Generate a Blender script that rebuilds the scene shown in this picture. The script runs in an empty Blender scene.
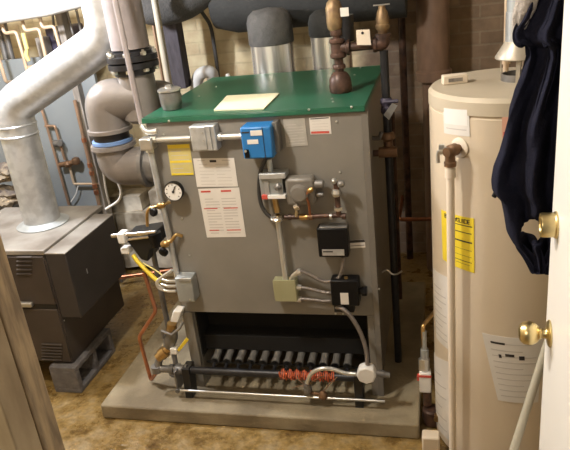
import bpy, bmesh, math, random
from mathutils import Vector, Matrix, Euler, noise
random.seed(7)
PI = math.pi
scene = bpy.context.scene
col = scene.collection

# ------------------------------------------------------------------ camera
CAM_LOC = Vector((1.0648, -2.1306, 1.732))
CAM_ROT = Euler((1.1809, 0.1069, 0.2219), 'XYZ')
F = 636.3
cam_d = bpy.data.cameras.new('camera')
cam_d.sensor_width = 36.0
cam_d.lens = F / 570.0 * 36.0
cam_d.clip_start = 0.02
cam = bpy.data.objects.new('camera', cam_d)
cam.location = CAM_LOC; cam.rotation_euler = CAM_ROT
col.objects.link(cam); scene.camera = cam
CM = CAM_ROT.to_matrix()

def at(px, py, x=None, y=None, z=None, d=None):
    """survey helper: a photo measurement carried onto a known plane of the room"""
    r = CM @ Vector(((px-285)/F, (225-py)/F, -1.0))
    if x is not None: t = (x-CAM_LOC.x)/r.x
    elif y is not None: t = (y-CAM_LOC.y)/r.y
    elif z is not None: t = (z-CAM_LOC.z)/r.z
    else: t = d
    return CAM_LOC + r*t

# ------------------------------------------------------------------ materials
def mat(name, color, rough=0.5, metal=0.0, var=0.0, scale=8.0, color2=None, bump=0.0, bscale=30.0, coat=0.0, detail=4.0, stretch=None, spec=0.5, lo=0.35, hi=0.65):
    m = bpy.data.materials.new(name); m.use_nodes = True
    nt = m.node_tree; N = nt.nodes; L = nt.links
    b = N['Principled BSDF']
    b.inputs['Roughness'].default_value = rough
    b.inputs['Metallic'].default_value = metal
    b.inputs['Specular IOR Level'].default_value = spec
    b.inputs['Coat Weight'].default_value = coat
    b.inputs['Base Color'].default_value = (*color, 1)
    if var or color2 or bump:
        tc = N.new('ShaderNodeTexCoord'); mp = N.new('ShaderNodeMapping')
        L.new(tc.outputs['Object'], mp.inputs['Vector'])
        if stretch: mp.inputs['Scale'].default_value = stretch
    if var or color2:
        n = N.new('ShaderNodeTexNoise'); n.inputs['Scale'].default_value = scale; n.inputs['Detail'].default_value = detail
        L.new(mp.outputs[0], n.inputs['Vector'])
        r = N.new('ShaderNodeValToRGB')
        r.color_ramp.elements[0].position = lo; r.color_ramp.elements[1].position = hi
        c2 = color2 if color2 else tuple(c*(1-var) for c in color)
        r.color_ramp.elements[0].color = (*c2, 1); r.color_ramp.elements[1].color = (*color, 1)
        L.new(n.outputs['Fac'], r.inputs['Fac']); L.new(r.outputs['Color'], b.inputs['Base Color'])
    if bump:
        n2 = N.new('ShaderNodeTexNoise'); n2.inputs['Scale'].default_value = bscale; n2.inputs['Detail'].default_value = 6
        L.new(mp.outputs[0], n2.inputs['Vector'])
        bp = N.new('ShaderNodeBump'); bp.inputs['Strength'].default_value = bump; bp.inputs['Distance'].default_value = 0.01
        L.new(n2.outputs['Fac'], bp.inputs['Height']); L.new(bp.outputs['Normal'], b.inputs['Normal'])
    return m

M = {}
M['green'] = mat('green_enamel', (0.022,0.125,0.072), 0.3, var=0.15, scale=6, bump=0.05, bscale=5)
M['green_edge'] = mat('green_edge', (0.03,0.15,0.09), 0.35)
M['jacket'] = mat('jacket_paint', (0.235,0.22,0.195), 0.42, var=0.12, scale=5, bump=0.03, bscale=200)
M['jacket_trim'] = mat('jacket_trim', (0.19,0.175,0.155), 0.4, var=0.1)
M['galv'] = mat('galvanised', (0.58,0.6,0.62), 0.4, 0.6, var=0.2, scale=22, detail=2, lo=.4, hi=.6)
M['galv_dull'] = mat('galvanised_dull', (0.45,0.48,0.49), 0.5, 0.45, var=0.25, scale=10)
M['chrome'] = mat('bright_steel', (0.85,0.83,0.8), 0.14, 1.0, var=0.1, scale=3, stretch=(30,30,1))
M['collar'] = mat('collar_steel', (0.9,0.88,0.84), 0.27, 0.7, color2=(0.42,0.4,0.38), scale=2.2, stretch=(9,9,.6), lo=.42, hi=.58)  # vertical highlights and dark reflections painted into the steel colour as streaks
M['steel'] = mat('zinc_steel', (0.68,0.68,0.66), 0.3, 0.85, var=0.15, scale=20)
M['conduit'] = mat('emt_conduit', (0.75,0.75,0.73), 0.28, 0.7, var=0.1, scale=20)
M['iron'] = mat('black_iron', (0.035,0.035,0.04), 0.38, 0.4, var=0.3, scale=25)
M['iron_brown'] = mat('rusty_iron', (0.13,0.07,0.05), 0.42, 0.35, color2=(0.05,0.03,0.025), scale=25)
M['iron_grey'] = mat('grey_iron', (0.25,0.24,0.23), 0.42, 0.5, var=0.35, scale=18)
M['header'] = mat('painted_header', (0.25,0.225,0.21), 0.36, 0.25, var=0.25, scale=7, bump=.1, bscale=40)
M['lagging'] = mat('pipe_lagging', (0.27,0.235,0.235), 0.75, var=0.2, scale=10, bump=0.3, bscale=25)
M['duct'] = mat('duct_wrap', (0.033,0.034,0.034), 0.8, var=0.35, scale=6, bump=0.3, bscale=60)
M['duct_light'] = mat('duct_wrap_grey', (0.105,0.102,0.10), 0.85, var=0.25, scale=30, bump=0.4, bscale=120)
M['copper'] = mat('copper', (0.62,0.27,0.15), 0.32, 0.85, color2=(0.38,0.16,0.09), scale=14)
M['copper_old'] = mat('old_copper', (0.45,0.29,0.2), 0.45, 0.6, color2=(0.3,0.2,0.13), scale=14)
M['copper_pale'] = mat('pale_copper', (0.62,0.5,0.36), 0.4, 0.35, color2=(0.5,0.36,0.24), scale=9)
M['brass'] = mat('brass', (0.62,0.42,0.18), 0.3, 0.9, color2=(0.42,0.27,0.11), scale=20)
M['dull_brass'] = mat('dull_brass', (0.36,0.25,0.13), 0.5, 0.6, color2=(0.2,0.13,0.08), scale=25)
M['brass_polished'] = mat('polished_brass', (0.74,0.6,0.3), 0.3, 1.0, var=0.08, scale=6)
M['bronze'] = mat('bronze', (0.24,0.14,0.08), 0.45, 0.6, var=0.3, scale=20)
M['black'] = mat('black_paint', (0.012,0.012,0.013), 0.4, var=0.2)
M['black_plastic'] = mat('black_plastic', (0.006,0.006,0.007), 0.4, spec=0.25)
M['black_matt'] = mat('black_firebox', (0.005,0.005,0.005), 0.85, var=0.3)
M['pale_blue'] = mat('pale_blue_seal', (0.16,0.27,0.52), 0.4)
M['blue'] = mat('blue_enamel', (0.02,0.17,0.46), 0.38, var=0.1)
M['white_paint'] = mat('white_door_paint', (0.86,0.84,0.8), 0.35, var=0.03, scale=3)
M['white_plate'] = mat('white_plate', (0.78,0.77,0.75), 0.4)
M['paper'] = mat('label_paper', (0.72,0.69,0.65), 0.6, var=0.05, scale=20)
M['paper_grey'] = mat('label_grey', (0.42,0.4,0.36), 0.45, var=0.15, scale=30)
M['paper_cream'] = mat('cream_paper', (0.82,0.79,0.58), 0.7, var=0.03)
M['yellow'] = mat('label_yellow', (0.85,0.66,0.04), 0.55, var=0.06, scale=12)
M['yellow_pale'] = mat('label_pale_yellow', (0.62,0.53,0.2), 0.55, var=0.1, scale=20)
M['yellow_hose'] = mat('yellow_sleeve', (0.8,0.6,0.04), 0.45)
M['ink'] = mat('ink_black', (0.03,0.025,0.025), 0.6)
M['ink_grey'] = mat('ink_grey', (0.52,0.49,0.46), 0.6)
M['red'] = mat('red_ink', (0.55,0.08,0.06), 0.5)
M['orange_tag'] = mat('orange_label', (0.72,0.4,0.3), 0.55, var=.1)
M['orange_wire'] = mat('orange_wire', (0.55,0.12,0.05), 0.5)
M['khaki'] = mat('khaki_cover', (0.42,0.42,0.26), 0.4, 0.25, var=0.1)
M['flex'] = mat('flex_conduit', (0.22,0.195,0.18), 0.42, 0.5, bump=0.6, bscale=90)
M['cable_black'] = mat('black_cable', (0.03,0.03,0.03), 0.45)
M['white_hose'] = mat('white_hose', (0.7,0.7,0.68), 0.5)
M['heater'] = mat('heater_enamel', (0.66,0.56,0.43), 0.35, var=0.04, scale=4)
M['heater_top'] = mat('heater_top', (0.55,0.48,0.37), 0.45, var=0.1, scale=5)
M['pvc'] = mat('cream_pipe', (0.8,0.7,0.58), 0.4)
M['hood'] = mat('draft_hood_metal', (0.55,0.5,0.42), 0.4, 0.4, var=.1)
M['navy'] = mat('navy_cloth', (0.014,0.015,0.030), 0.95, var=0.25, scale=25, bump=0.4, bscale=250, spec=0.15)
M['fleece'] = mat('grey_lining', (0.42,0.38,0.35), 0.95, var=0.3, scale=30, bump=0.6, bscale=120)
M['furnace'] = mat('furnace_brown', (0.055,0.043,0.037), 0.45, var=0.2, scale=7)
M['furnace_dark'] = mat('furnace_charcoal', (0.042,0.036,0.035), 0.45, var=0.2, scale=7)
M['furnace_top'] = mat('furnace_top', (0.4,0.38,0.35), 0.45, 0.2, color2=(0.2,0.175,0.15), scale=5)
M['cinder'] = mat('cinder_block', (0.15,0.14,0.14), 0.9, var=0.25, scale=30, bump=0.5, bscale=80)
M['wood'] = mat('pine_board', (0.44,0.32,0.18), 0.6, color2=(0.2,0.14,0.08), scale=9, stretch=(9,9,1.5), bump=0.15, bscale=20)
M['plywood'] = mat('plywood', (0.42,0.32,0.19), 0.6, color2=(0.28,0.2,0.11), scale=9, stretch=(3,3,1))
M['post'] = mat('weathered_post', (0.3,0.27,0.24), 0.7, var=0.4, scale=9, stretch=(6,6,1))
M['panel'] = mat('bluegrey_board', (0.22,0.245,0.26), 0.55, var=0.12, scale=4)
M['beam'] = mat('dark_timber', (0.085,0.075,0.09), 0.8, var=0.4, scale=14, stretch=(4,4,1))
M['stack'] = mat('brown_stack', (0.24,0.15,0.105), 0.45, var=0.3, scale=6, stretch=(3,3,1))
M['whitewash'] = mat('whitewashed_stone', (0.75,0.69,0.58), 0.85, color2=(0.22,0.18,0.13), scale=6, bump=0.7, bscale=14)
M['rag'] = mat('rags', (0.34,0.28,0.2), 0.95, color2=(0.12,0.1,0.09), scale=14, bump=.6, bscale=20)
M['purple'] = mat('dark_plastic', (0.07,0.06,0.1), 0.5, var=.3, scale=12)
M['pole'] = mat('pole_paint', (0.42,0.39,0.31), 0.45, var=.1)
M['lally'] = mat('cream_pipe_paint', (0.55,0.5,0.4), 0.45, var=.15, scale=9)
M['pipe_white'] = mat('white_lagging', (0.75,0.74,0.72), 0.6, var=0.1, scale=9, bump=.2, bscale=20)
M['tube_burner'] = mat('burner_tube', (0.21,0.2,0.185), 0.55, 0.3, var=0.3, scale=30)

# pad concrete
M['pad'] = mat('pad_concrete', (0.32,0.27,0.18), 0.7, color2=(0.17,0.135,0.085), scale=5, bump=0.3, bscale=70, detail=8)

def floor_material():
    m = bpy.data.materials.new('damp_floor'); m.use_nodes = True
    nt = m.node_tree; N = nt.nodes; L = nt.links; b = N['Principled BSDF']
    tc = N.new('ShaderNodeTexCoord')
    n = N.new('ShaderNodeTexNoise'); n.inputs['Scale'].default_value = 7; n.inputs['Detail'].default_value = 10; n.inputs['Roughness'].default_value = 0.65
    L.new(tc.outputs['Object'], n.inputs['Vector'])
    r = N.new('ShaderNodeValToRGB'); e = r.color_ramp.elements
    e[0].position = 0.33; e[0].color = (0.085,0.048,0.018,1); e[1].position = 0.68; e[1].color = (0.31,0.235,0.125,1)
    k = e.new(0.5); k.color = (0.24,0.155,0.05,1)
    L.new(n.outputs['Fac'], r.inputs['Fac'])
    n3 = N.new('ShaderNodeTexNoise'); n3.inputs['Scale'].default_value = 45; n3.inputs['Detail'].default_value = 5
    L.new(tc.outputs['Object'], n3.inputs['Vector'])
    mx = N.new('ShaderNodeMixRGB'); mx.blend_type = 'OVERLAY'; mx.inputs['Fac'].default_value = 0.6
    L.new(r.outputs['Color'], mx.inputs[1]); L.new(n3.outputs['Fac'], mx.inputs[2])
    L.new(mx.outputs[0], b.inputs['Base Color'])
    r2 = N.new('ShaderNodeMapRange'); r2.inputs[1].default_value = 0.35; r2.inputs[2].default_value = 0.65
    r2.inputs[3].default_value = 0.12; r2.inputs[4].default_value = 0.6
    L.new(n.outputs['Fac'], r2.inputs[0]); L.new(r2.outputs[0], b.inputs['Roughness'])
    bp = N.new('ShaderNodeBump'); bp.inputs['Strength'].default_value = 0.5; bp.inputs['Distance'].default_value = 0.01
    n2 = N.new('ShaderNodeTexNoise'); n2.inputs['Scale'].default_value = 40; n2.inputs['Detail'].default_value = 6
    L.new(tc.outputs['Object'], n2.inputs['Vector']); L.new(n2.outputs['Fac'], bp.inputs['Height']); L.new(bp.outputs['Normal'], b.inputs['Normal'])
    return m
M['floor'] = floor_material()

def brick_material(name, washed):
    """old brick with a worn coat of whitewash; `washed` (0..1) is how much of the coat is left, by place along the wall"""
    m = bpy.data.materials.new(name); m.use_nodes = True
    nt = m.node_tree; N = nt.nodes; L = nt.links; b = N['Principled BSDF']; b.inputs['Roughness'].default_value = 0.85
    tc = N.new('ShaderNodeTexCoord'); mp = N.new('ShaderNodeMapping'); mp.inputs['Rotation'].default_value = (PI/2,0,0)
    L.new(tc.outputs['Object'], mp.inputs['Vector'])
    br = N.new('ShaderNodeTexBrick'); br.inputs['Scale'].default_value = 1.0
    br.inputs['Brick Width'].default_value = 0.21; br.inputs['Row Height'].default_value = 0.068
    br.inputs['Mortar Size'].default_value = 0.006; br.inputs['Mortar Smooth'].default_value = 0.4
    br.inputs['Color1'].default_value = (0.33,0.24,0.165,1); br.inputs['Color2'].default_value = (0.25,0.175,0.12,1); br.inputs['Mortar'].default_value = (0.3,0.235,0.17,1)
    L.new(mp.outputs[0], br.inputs['Vector'])
    wb = N.new('ShaderNodeTexBrick')
    for a in ('Scale','Brick Width','Row Height','Mortar Size','Mortar Smooth'): wb.inputs[a].default_value = br.inputs[a].default_value
    wb.inputs['Color1'].default_value = (0.68,0.58,0.38,1); wb.inputs['Color2'].default_value = (0.6,0.5,0.32,1); wb.inputs['Mortar'].default_value = (0.57,0.48,0.31,1)
    L.new(mp.outputs[0], wb.inputs['Vector'])
    n = N.new('ShaderNodeTexNoise'); n.inputs['Scale'].default_value = 5; n.inputs['Detail'].default_value = 8
    L.new(tc.outputs['Object'], n.inputs['Vector'])
    sx = N.new('ShaderNodeSeparateXYZ'); L.new(tc.outputs['Object'], sx.inputs[0])
    mr = N.new('ShaderNodeMapRange'); mr.inputs[1].default_value = washed[0]; mr.inputs[2].default_value = washed[1]
    mr.inputs[3].default_value = 0.75; mr.inputs[4].default_value = -0.35; L.new(sx.outputs['X'], mr.inputs[0])
    ad = N.new('ShaderNodeMath'); ad.operation = 'ADD'; L.new(mr.outputs[0], ad.inputs[0]); L.new(n.outputs['Fac'], ad.inputs[1])
    r = N.new('ShaderNodeValToRGB'); r.color_ramp.elements[0].position = 0.5; r.color_ramp.elements[1].position = 0.75
    L.new(ad.outputs[0], r.inputs['Fac'])
    mx = N.new('ShaderNodeMixRGB'); L.new(r.outputs['Color'], mx.inputs['Fac']); L.new(br.outputs['Color'], mx.inputs[1]); L.new(wb.outputs['Color'], mx.inputs[2])
    n4 = N.new('ShaderNodeTexNoise'); n4.inputs['Scale'].default_value = 14; n4.inputs['Detail'].default_value = 8
    L.new(tc.outputs['Object'], n4.inputs['Vector'])
    m2 = N.new('ShaderNodeMixRGB'); m2.blend_type = 'OVERLAY'; m2.inputs['Fac'].default_value = 0.5
    L.new(mx.outputs[0], m2.inputs[1]); L.new(n4.outputs['Fac'], m2.inputs[2]); L.new(m2.outputs[0], b.inputs['Base Color'])
    bp = N.new('ShaderNodeBump'); bp.inputs['Strength'].default_value = 0.35; bp.inputs['Distance'].default_value = 0.008; bp.invert = True
    L.new(br.outputs['Fac'], bp.inputs['Height']); L.new(bp.outputs['Normal'], b.inputs['Normal'])
    return m
M['brick'] = brick_material('worn_brick', (0.2, 1.0))

# ------------------------------------------------------------------ mesh builder
class MB:
    def __init__(s): s.bm = bmesh.new()
    def _add(s, vs, fs):
        v = [s.bm.verts.new(p) for p in vs]
        for f in fs:
            try: s.bm.faces.new([v[i] for i in f])
            except ValueError: pass
        return v
    def hexa(s, p):   # 8 points: bottom ring 0-3, top ring 4-7
        s._add(p, [(0,3,2,1),(4,5,6,7),(0,1,5,4),(1,2,6,5),(2,3,7,6),(3,0,4,7)]); return s
    def box(s, a, b, rot=None, piv=None):
        (x0,y0,z0),(x1,y1,z1) = a,b
        p = [Vector(q) for q in ((x0,y0,z0),(x1,y0,z0),(x1,y1,z0),(x0,y1,z0),(x0,y0,z1),(x1,y0,z1),(x1,y1,z1),(x0,y1,z1))]
        if rot is not None:
            c = Vector(piv) if piv is not None else (p[0]+p[6])/2
            p = [c + rot @ (q-c) for q in p]
        return s.hexa(p)
    def tube(s, pts, r, seg=14, caps=True, closed=False):
        pts = [Vector(p) for p in pts]; n = len(pts)
        rs = r if isinstance(r, (list, tuple)) else [r]*n
        rings = []; nrm = None
        for i, p in enumerate(pts):
            if i == 0: t = pts[1]-p
            elif i == n-1: t = p-pts[i-1]
            else:
                a = (p-pts[i-1]); b = (pts[i+1]-p)
                t = (a.normalized() if a.length > 1e-9 else Vector()) + (b.normalized() if b.length > 1e-9 else Vector())
            if t.length < 1e-9: t = Vector((0,0,1))
            t.normalize()
            if nrm is None:
                nrm = t.orthogonal().normalized()
            else:
                nrm = nrm - t*nrm.dot(t)
                nrm = nrm.normalized() if nrm.length > 1e-6 else t.orthogonal().normalized()
            bn = t.cross(nrm)
            rings.append([s.bm.verts.new(p + (nrm*math.cos(2*PI*k/seg)+bn*math.sin(2*PI*k/seg))*rs[i]) for k in range(seg)])
        for i in range(n-1):
            for k in range(seg):
                s.bm.faces.new([rings[i][k], rings[i][(k+1)%seg], rings[i+1][(k+1)%seg], rings[i+1][k]])
        if caps:
            s.bm.faces.new(rings[0][::-1]); s.bm.faces.new(rings[-1])
        return s
    def cyl(s, p0, p1, r0, r1=None, seg=24): return s.tube([p0, p1], [r0, r0 if r1 is None else r1], seg)
    def lathe(s, prof, o, axis=(0,0,1), seg=32):
        """prof: list of (radius, height along axis)"""
        o = Vector(o); a = Vector(axis).normalized(); u = a.orthogonal().normalized(); w = a.cross(u)
        rings = []
        for (r, h) in prof:
            if r < 1e-5: rings.append([s.bm.verts.new(o+a*h)])
            else: rings.append([s.bm.verts.new(o+a*h+(u*math.cos(2*PI*k/seg)+w*math.sin(2*PI*k/seg))*r) for k in range(seg)])
        for A, B in zip(rings, rings[1:]):
            for k in range(seg):
                k2 = (k+1)%seg
                if len(A) == 1 and len(B) == 1: continue
                if len(A) == 1: s.bm.faces.new([A[0], B[k2], B[k]][::-1])
                elif len(B) == 1: s.bm.faces.new([A[k], A[k2], B[0]])
                else: s.bm.faces.new([A[k], A[k2], B[k2], B[k]])
        if len(rings[0]) > 1: s.bm.faces.new(rings[0][::-1])
        if len(rings[-1]) > 1: s.bm.faces.new(rings[-1])
        return s
    def prism(s, poly, vec):
        """poly: coplanar points, extruded by vec"""
        p = [Vector(q) for q in poly]; v = Vector(vec); n = len(p)
        s._add(p+[q+v for q in p], [tuple(range(n))[::-1], tuple(range(n, 2*n))] + [(i,(i+1)%n,n+(i+1)%n,n+i) for i in range(n)])
        return s
    def hexnut(s, o, axis, r, h): return s.lathe([(r*.9,0),(r,h*.12),(r,h*.88),(r*.9,h)], o, axis, seg=6)

def finish(o, bevel=0.0, smooth=True, segs=2):
    if smooth:
        for p in o.data.polygons: p.use_smooth = True
        o.data.set_sharp_from_angle(angle=math.radians(38))
    if bevel:
        b = o.modifiers.new('bevel', 'BEVEL'); b.width = bevel; b.segments = segs; b.limit_method = 'ANGLE'; b.angle_limit = math.radians(40)

def obj(name, mb, material, parent=None, origin=None, bevel=0.0, label=None, cat=None, group=None, kind=None, smooth=True):
    bm = mb.bm
    bmesh.ops.recalc_face_normals(bm, faces=bm.faces)
    if parent is not None:
        root = parent
        while root.parent: root = root.parent
        og = Vector(root['_o'])
    elif origin is not None: og = Vector(origin)
    else:
        vs = [v.co for v in bm.verts]
        og = Vector((sum(v.x for v in vs)/len(vs), sum(v.y for v in vs)/len(vs), min(v.z for v in vs)))
    bmesh.ops.translate(bm, verts=bm.verts, vec=-og)
    me = bpy.data.meshes.new(name); bm.to_mesh(me); bm.free()
    me.materials.append(M[material])
    o = bpy.data.objects.new(name, me); col.objects.link(o)
    if parent is not None: o.parent = parent
    else:
        o.location = og; o['_o'] = tuple(og)
    finish(o, bevel, smooth)
    if label: o['label'] = label
    if cat: o['category'] = cat
    if group: o['group'] = group
    if kind: o['kind'] = kind
    return o

def thing(name, loc, label, cat, group=None):
    o = bpy.data.objects.new(name, None); col.objects.link(o); o.location = loc; o['_o'] = tuple(loc)
    o.empty_display_size = 0.05
    o['label'] = label; o['category'] = cat
    if group: o['group'] = group
    return o

def fillet(pts, r, n=6):
    """round the corners of a polyline"""
    pts = [Vector(p) for p in pts]; out = [pts[0]]
    for i in range(1, len(pts)-1):
        a, p, b = pts[i-1], pts[i], pts[i+1]
        da, db = (a-p), (b-p); k = min(r, da.length*.49, db.length*.49)
        s, e = p+da.normalized()*k, p+db.normalized()*k
        for j in range(n+1):
            t = j/n; out.append(s*(1-t)**2 + p*2*t*(1-t) + e*t*t)
    out.append(pts[-1]); return out

def smoothline(pts, n=8):
    pts = [Vector(p) for p in pts]; q = [2*pts[0]-pts[1]]+pts+[2*pts[-1]-pts[-2]]; out = []
    for i in range(1, len(q)-2):
        p0,p1,p2,p3 = q[i-1:i+3]
        for j in range(n):
            t = j/n
            out.append(0.5*((2*p1)+(p2-p0)*t+(2*p0-5*p1+4*p2-p3)*t*t+(3*p1-p0-3*p2+p3)*t**3))
    out.append(pts[-1]); return out

def text_mesh(body, size, m4, material, name='lettering', parent=None, extrude=0.0004):
    cu = bpy.data.curves.new(name, 'FONT'); cu.body = body; cu.size = size; cu.align_x = 'CENTER'; cu.align_y = 'CENTER'; cu.extrude = extrude
    cu.resolution_u = 2
    t = bpy.data.objects.new(name+'_src', cu); col.objects.link(t)
    dg = bpy.context.evaluated_depsgraph_get(); dg.update()
    me = bpy.data.meshes.new_from_object(t.evaluated_get(dg))
    bpy.data.objects.remove(t)
    root = parent
    while root.parent: root = root.parent
    me.transform(Matrix.Translation(-Vector(root['_o'])) @ m4)
    me.materials.clear(); me.materials.append(M[material]); me.name = name
    o = bpy.data.objects.new(name, me); col.objects.link(o); o.parent = parent
    return o

def wallface(c, right, up):   # text frame on a surface: x = right, y = up, z = out
    r = Vector(right).normalized(); u = Vector(up).normalized(); n = r.cross(u)
    return Matrix(((r.x,u.x,n.x,c[0]),(r.y,u.y,n.y,c[1]),(r.z,u.z,n.z,c[2]),(0,0,0,1)))

# ================================================================== SETTING
obj('floor', MB().box((-3,-2.6,-.1),(3,1.6,0)), 'floor', origin=(0,0,0), kind='structure')
obj('wall_back', MB().box((-3,1.5,-.1),(3,1.7,2.5)), 'brick', origin=(0,1.5,0), kind='structure')
obj('wall_right', MB().box((2.0,-1.6,-.1),(2.2,1.6,2.5)), 'brick', origin=(2,0,0), kind='structure')
obj('wall_left', MB().box((-2.4,-1.7,-.1),(-2.2,1.6,2.5)), 'brick', origin=(-2.2,0,0), kind='structure')
M['ceil'] = mat('ceiling_boards', (0.35,0.28,0.2), 0.8, var=0.3, scale=6, stretch=(1,8,1))
obj('ceiling', MB().box((-3,-2.6,2.45),(3,1.7,2.6)), 'ceil', origin=(0,0,2.45), kind='structure')

# doorway: left casing board and the plywood-clad wall beside it
J = MB(); J.box((0.40,-1.540,0.0),(0.5255,-1.500,2.44))
obj('trim_1', J, 'wood', kind='structure', bevel=0.003)
J = MB(); J.box((-2.2,-1.585,0.0),(0.5235,-1.5405,2.44))
obj('wall_front', J, 'plywood', kind='structure', bevel=0.002)

# ------------------------------------------------------------------ concrete pad
pz = 0.07
pl, pf = -0.1645, -0.3837*1.0
pad = MB()
nx, ny = 28, 24
X0,X1,Y0,Y1 = -0.3837, 0.962, -0.1645, 0.99
pad.box((X0,Y0,0.0),(X1,Y1,pz))
obj('concrete_pad', pad, 'pad', bevel=0.008, label='raised grey concrete pad under the boiler, its front edge in shade', cat='concrete pad', origin=(0.4,0.2,0))

# ================================================================== BOILER
W, D, H = 0.8, 0.79, 1.266
boiler = thing('boiler', (0.4,0.395,pz), 'grey boiler with a green lid, blue control box and open burner bay', 'boiler')
# jacket: front panel, sides, back
zt = at(280,314,y=0).z    # top of the burner opening
f = MB(); f.box((0.0,0.0,zt),(W+.017,0.02,H-.0205)); obj('front_panel', f, 'jacket', boiler, bevel=0.003)
f = MB(); f.box((0.0,0.0,zt-.0005),(W,0.004,zt+.018)); 
f.bm.free()
f = MB(); f.box((-.001,0.021,pz),(0.045,D,H-.012)); f.box((-.001,-.001,pz),(0.042,0.0205,zt-.001)); obj('side_panel', f, 'jacket', boiler, bevel=0.002)
f = MB(); f.box((W-.03,0.021,pz),(W+.001,D,H-.012)); f.box((W-.03,-.001,pz),(W+.0165,0.0205,zt-.001)); obj('side_panel', f, 'jacket', boiler, bevel=0.002)
f = MB(); f.box((0.046,D-.02,pz+.02),(W-.032,D,H-.012)); obj('back_panel', f, 'jacket', boiler, bevel=0.002)
# corner trim strip on the right
f = MB(); f.box((W-.005,-.004,pz),(W+.018,-.0012,H-.0215)); obj('corner_trim', f, 'jacket_trim', boiler, bevel=0.001)
# lid: shallow tray with turned-down lips, screws
f = MB(); f.box((-.008,-.012,H-.004),(W+.010,D+.01,H)); f.box((-.008,-.012,H-.020),(W+.010,-.008,H-.004)); f.box((-.008,-.008,H-.020),(-.004,D+.01,H-.004)); f.box((W+.006,-.008,H-.020),(W+.010,D+.01,H-.004))
lid = obj('lid', f, 'green', boiler, bevel=0.0015)
for (px,py) in ((169,121),(309,109.5),(351.5,107)):
    c = at(px,py,y=-.0125); f = MB(); f.lathe([(.0045,0),(.0045,.002),(.002,.0035),(0,.0037)], c, (0,-1,0), 12); obj('screw', f, 'steel', lid)
for (px,py) in ((332,99),(360.5,67.8),(354.5,75),(199,96.5),(216,87),(333,102)):
    c = at(px,py,z=H); f = MB(); f.lathe([(.0045,0),(.0045,.002),(.002,.0035),(0,.0037)], c, (0,0,1), 12); obj('screw', f, 'steel', lid)
# panel screws
for (px,py) in ((336.5,121.5),(340,172),(379,289),(182,218.5),(189.5,255),(164,134.5)):
    c = at(px,py,y=-.0015); f = MB(); f.lathe([(.004,0),(.004,.002),(.002,.003),(0,.0032)], c, (0,-1,0), 12); obj('screw', f, 'steel', boiler)

# firebox interior
f = MB()
f.box((0.053,0.055,0.229),(W-.039,0.07,0.30)); f.box((0.053,0.07,0.285),(W-.039,0.145,0.30)); f.box((0.053,0.13,0.3005),(W-.039,0.16,zt+.079))
f.box((0.0455,0.021,pz+.14),(0.052,0.74,zt+.1)); f.box((W-.038,0.021,pz+.14),(W-.031,0.74,zt+.1))
f.box((0.053,0.70,pz+.02),(W-.039,0.74,zt+.1)); f.box((0.053,0.022,zt+.08),(W-.039,0.70,zt+.1))
fb = obj('firebox', f, 'black_matt', boiler, bevel=0.002)
for (px,py) in ((228,331),(224,341),(282,332),(331,333),(339,342),(300,345)):
    c = at(px,py,y=.1275); f = MB(); f.lathe([(.0045,0),(.0045,.002),(.002,.003),(0,.0032)], c, (0,-1,0), 10); obj('screw', f, 'steel', fb)
# base rail below the panel
# burner tubes: flared mouth near the manifold, straight tube running back
man_y = -0.05; man_z = 0.190
tx = [at(216.5+i*11.9+(i*i*.001),360,y=.02).x for i in range(12)]
for i, x in enumerate(tx):
    f = MB()
    o = Vector((x, 0.0, 0.205))
    f.lathe([(.010,0),(.0165,.003),(.0175,.012),(.015,.020),(.015,.05),(.0175,.085),(.019,.10),(.019,.50),(.0,.502)], o, (0,1,0.16), 18)
    t = obj('burner_tube', f, 'tube_burner', boiler)
    f = MB(); f.lathe([(.0165,0),(.0165,.003),(0,.0035)], o+Vector((0,-.0035,-.0005)), (0,1,0.16), 18); obj('air_shutter', f, 'black', t)
f = MB(); f.box((0.053,0.035,0.170),(W-.039,0.041,0.178)); obj('burner_rack', f, 'black', boiler)

# manifold pipe + supports
mL = at(181,369,y=man_y); mR = at(360,378.5,y=man_y); mz=(mL.z+mR.z)/2
f = MB(); f.cyl((mL.x,man_y,mz),(mR.x,man_y,mz),.0165,seg=20)
for x in tx: f.cyl((x,man_y+.012,mz),(x,man_y+.045,mz+.008),.007,seg=8)
mani = obj('gas_manifold', f, 'iron', boiler)
f = MB(); f.lathe([(.024,-.026),(.026,-.022),(.023,-.016),(.021,0),(.021,.012),(.025,.016),(.025,.026)], (mL.x+.004,man_y,mz), (1,0,0), 20); obj('coupling', f, 'iron_grey', mani)
for px, nm in ((191,'l'),(360,'r')):
    fx = at(px,395 if nm=='l' else 404,y=-.065).x
    f = MB(); f.prism([(fx-.017,-.085,pz),(fx-.017,-.030,pz),(fx-.017,-.012,mz+.0),(fx-.017,-.012,mz+.02),(fx-.017,-.075,mz+.022),(fx-.017,-.078,mz-.02)], (.034,0,0))
    g = obj('foot', f, 'black', boiler, bevel=0.002)
# lower rail rod
ra = at(178,388,y=-.09); rb = at(385,403,y=-.09); rz = (ra.z+rb.z)/2
f = MB(); f.cyl((ra.x,-.092,rz),(rb.x,-.092,rz),.0055,seg=12); rod = obj('support_rod', f, 'steel', boiler)
f = MB(); f.box((ra.x-.003,-.098,rz-.003),(ra.x+.004,-.03,mz+.018)); f.cyl((ra.x+.0,-.103,rz),(ra.x+.0,-.085,rz),.010,seg=12); obj('bracket', f, 'iron_grey', rod)
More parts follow.
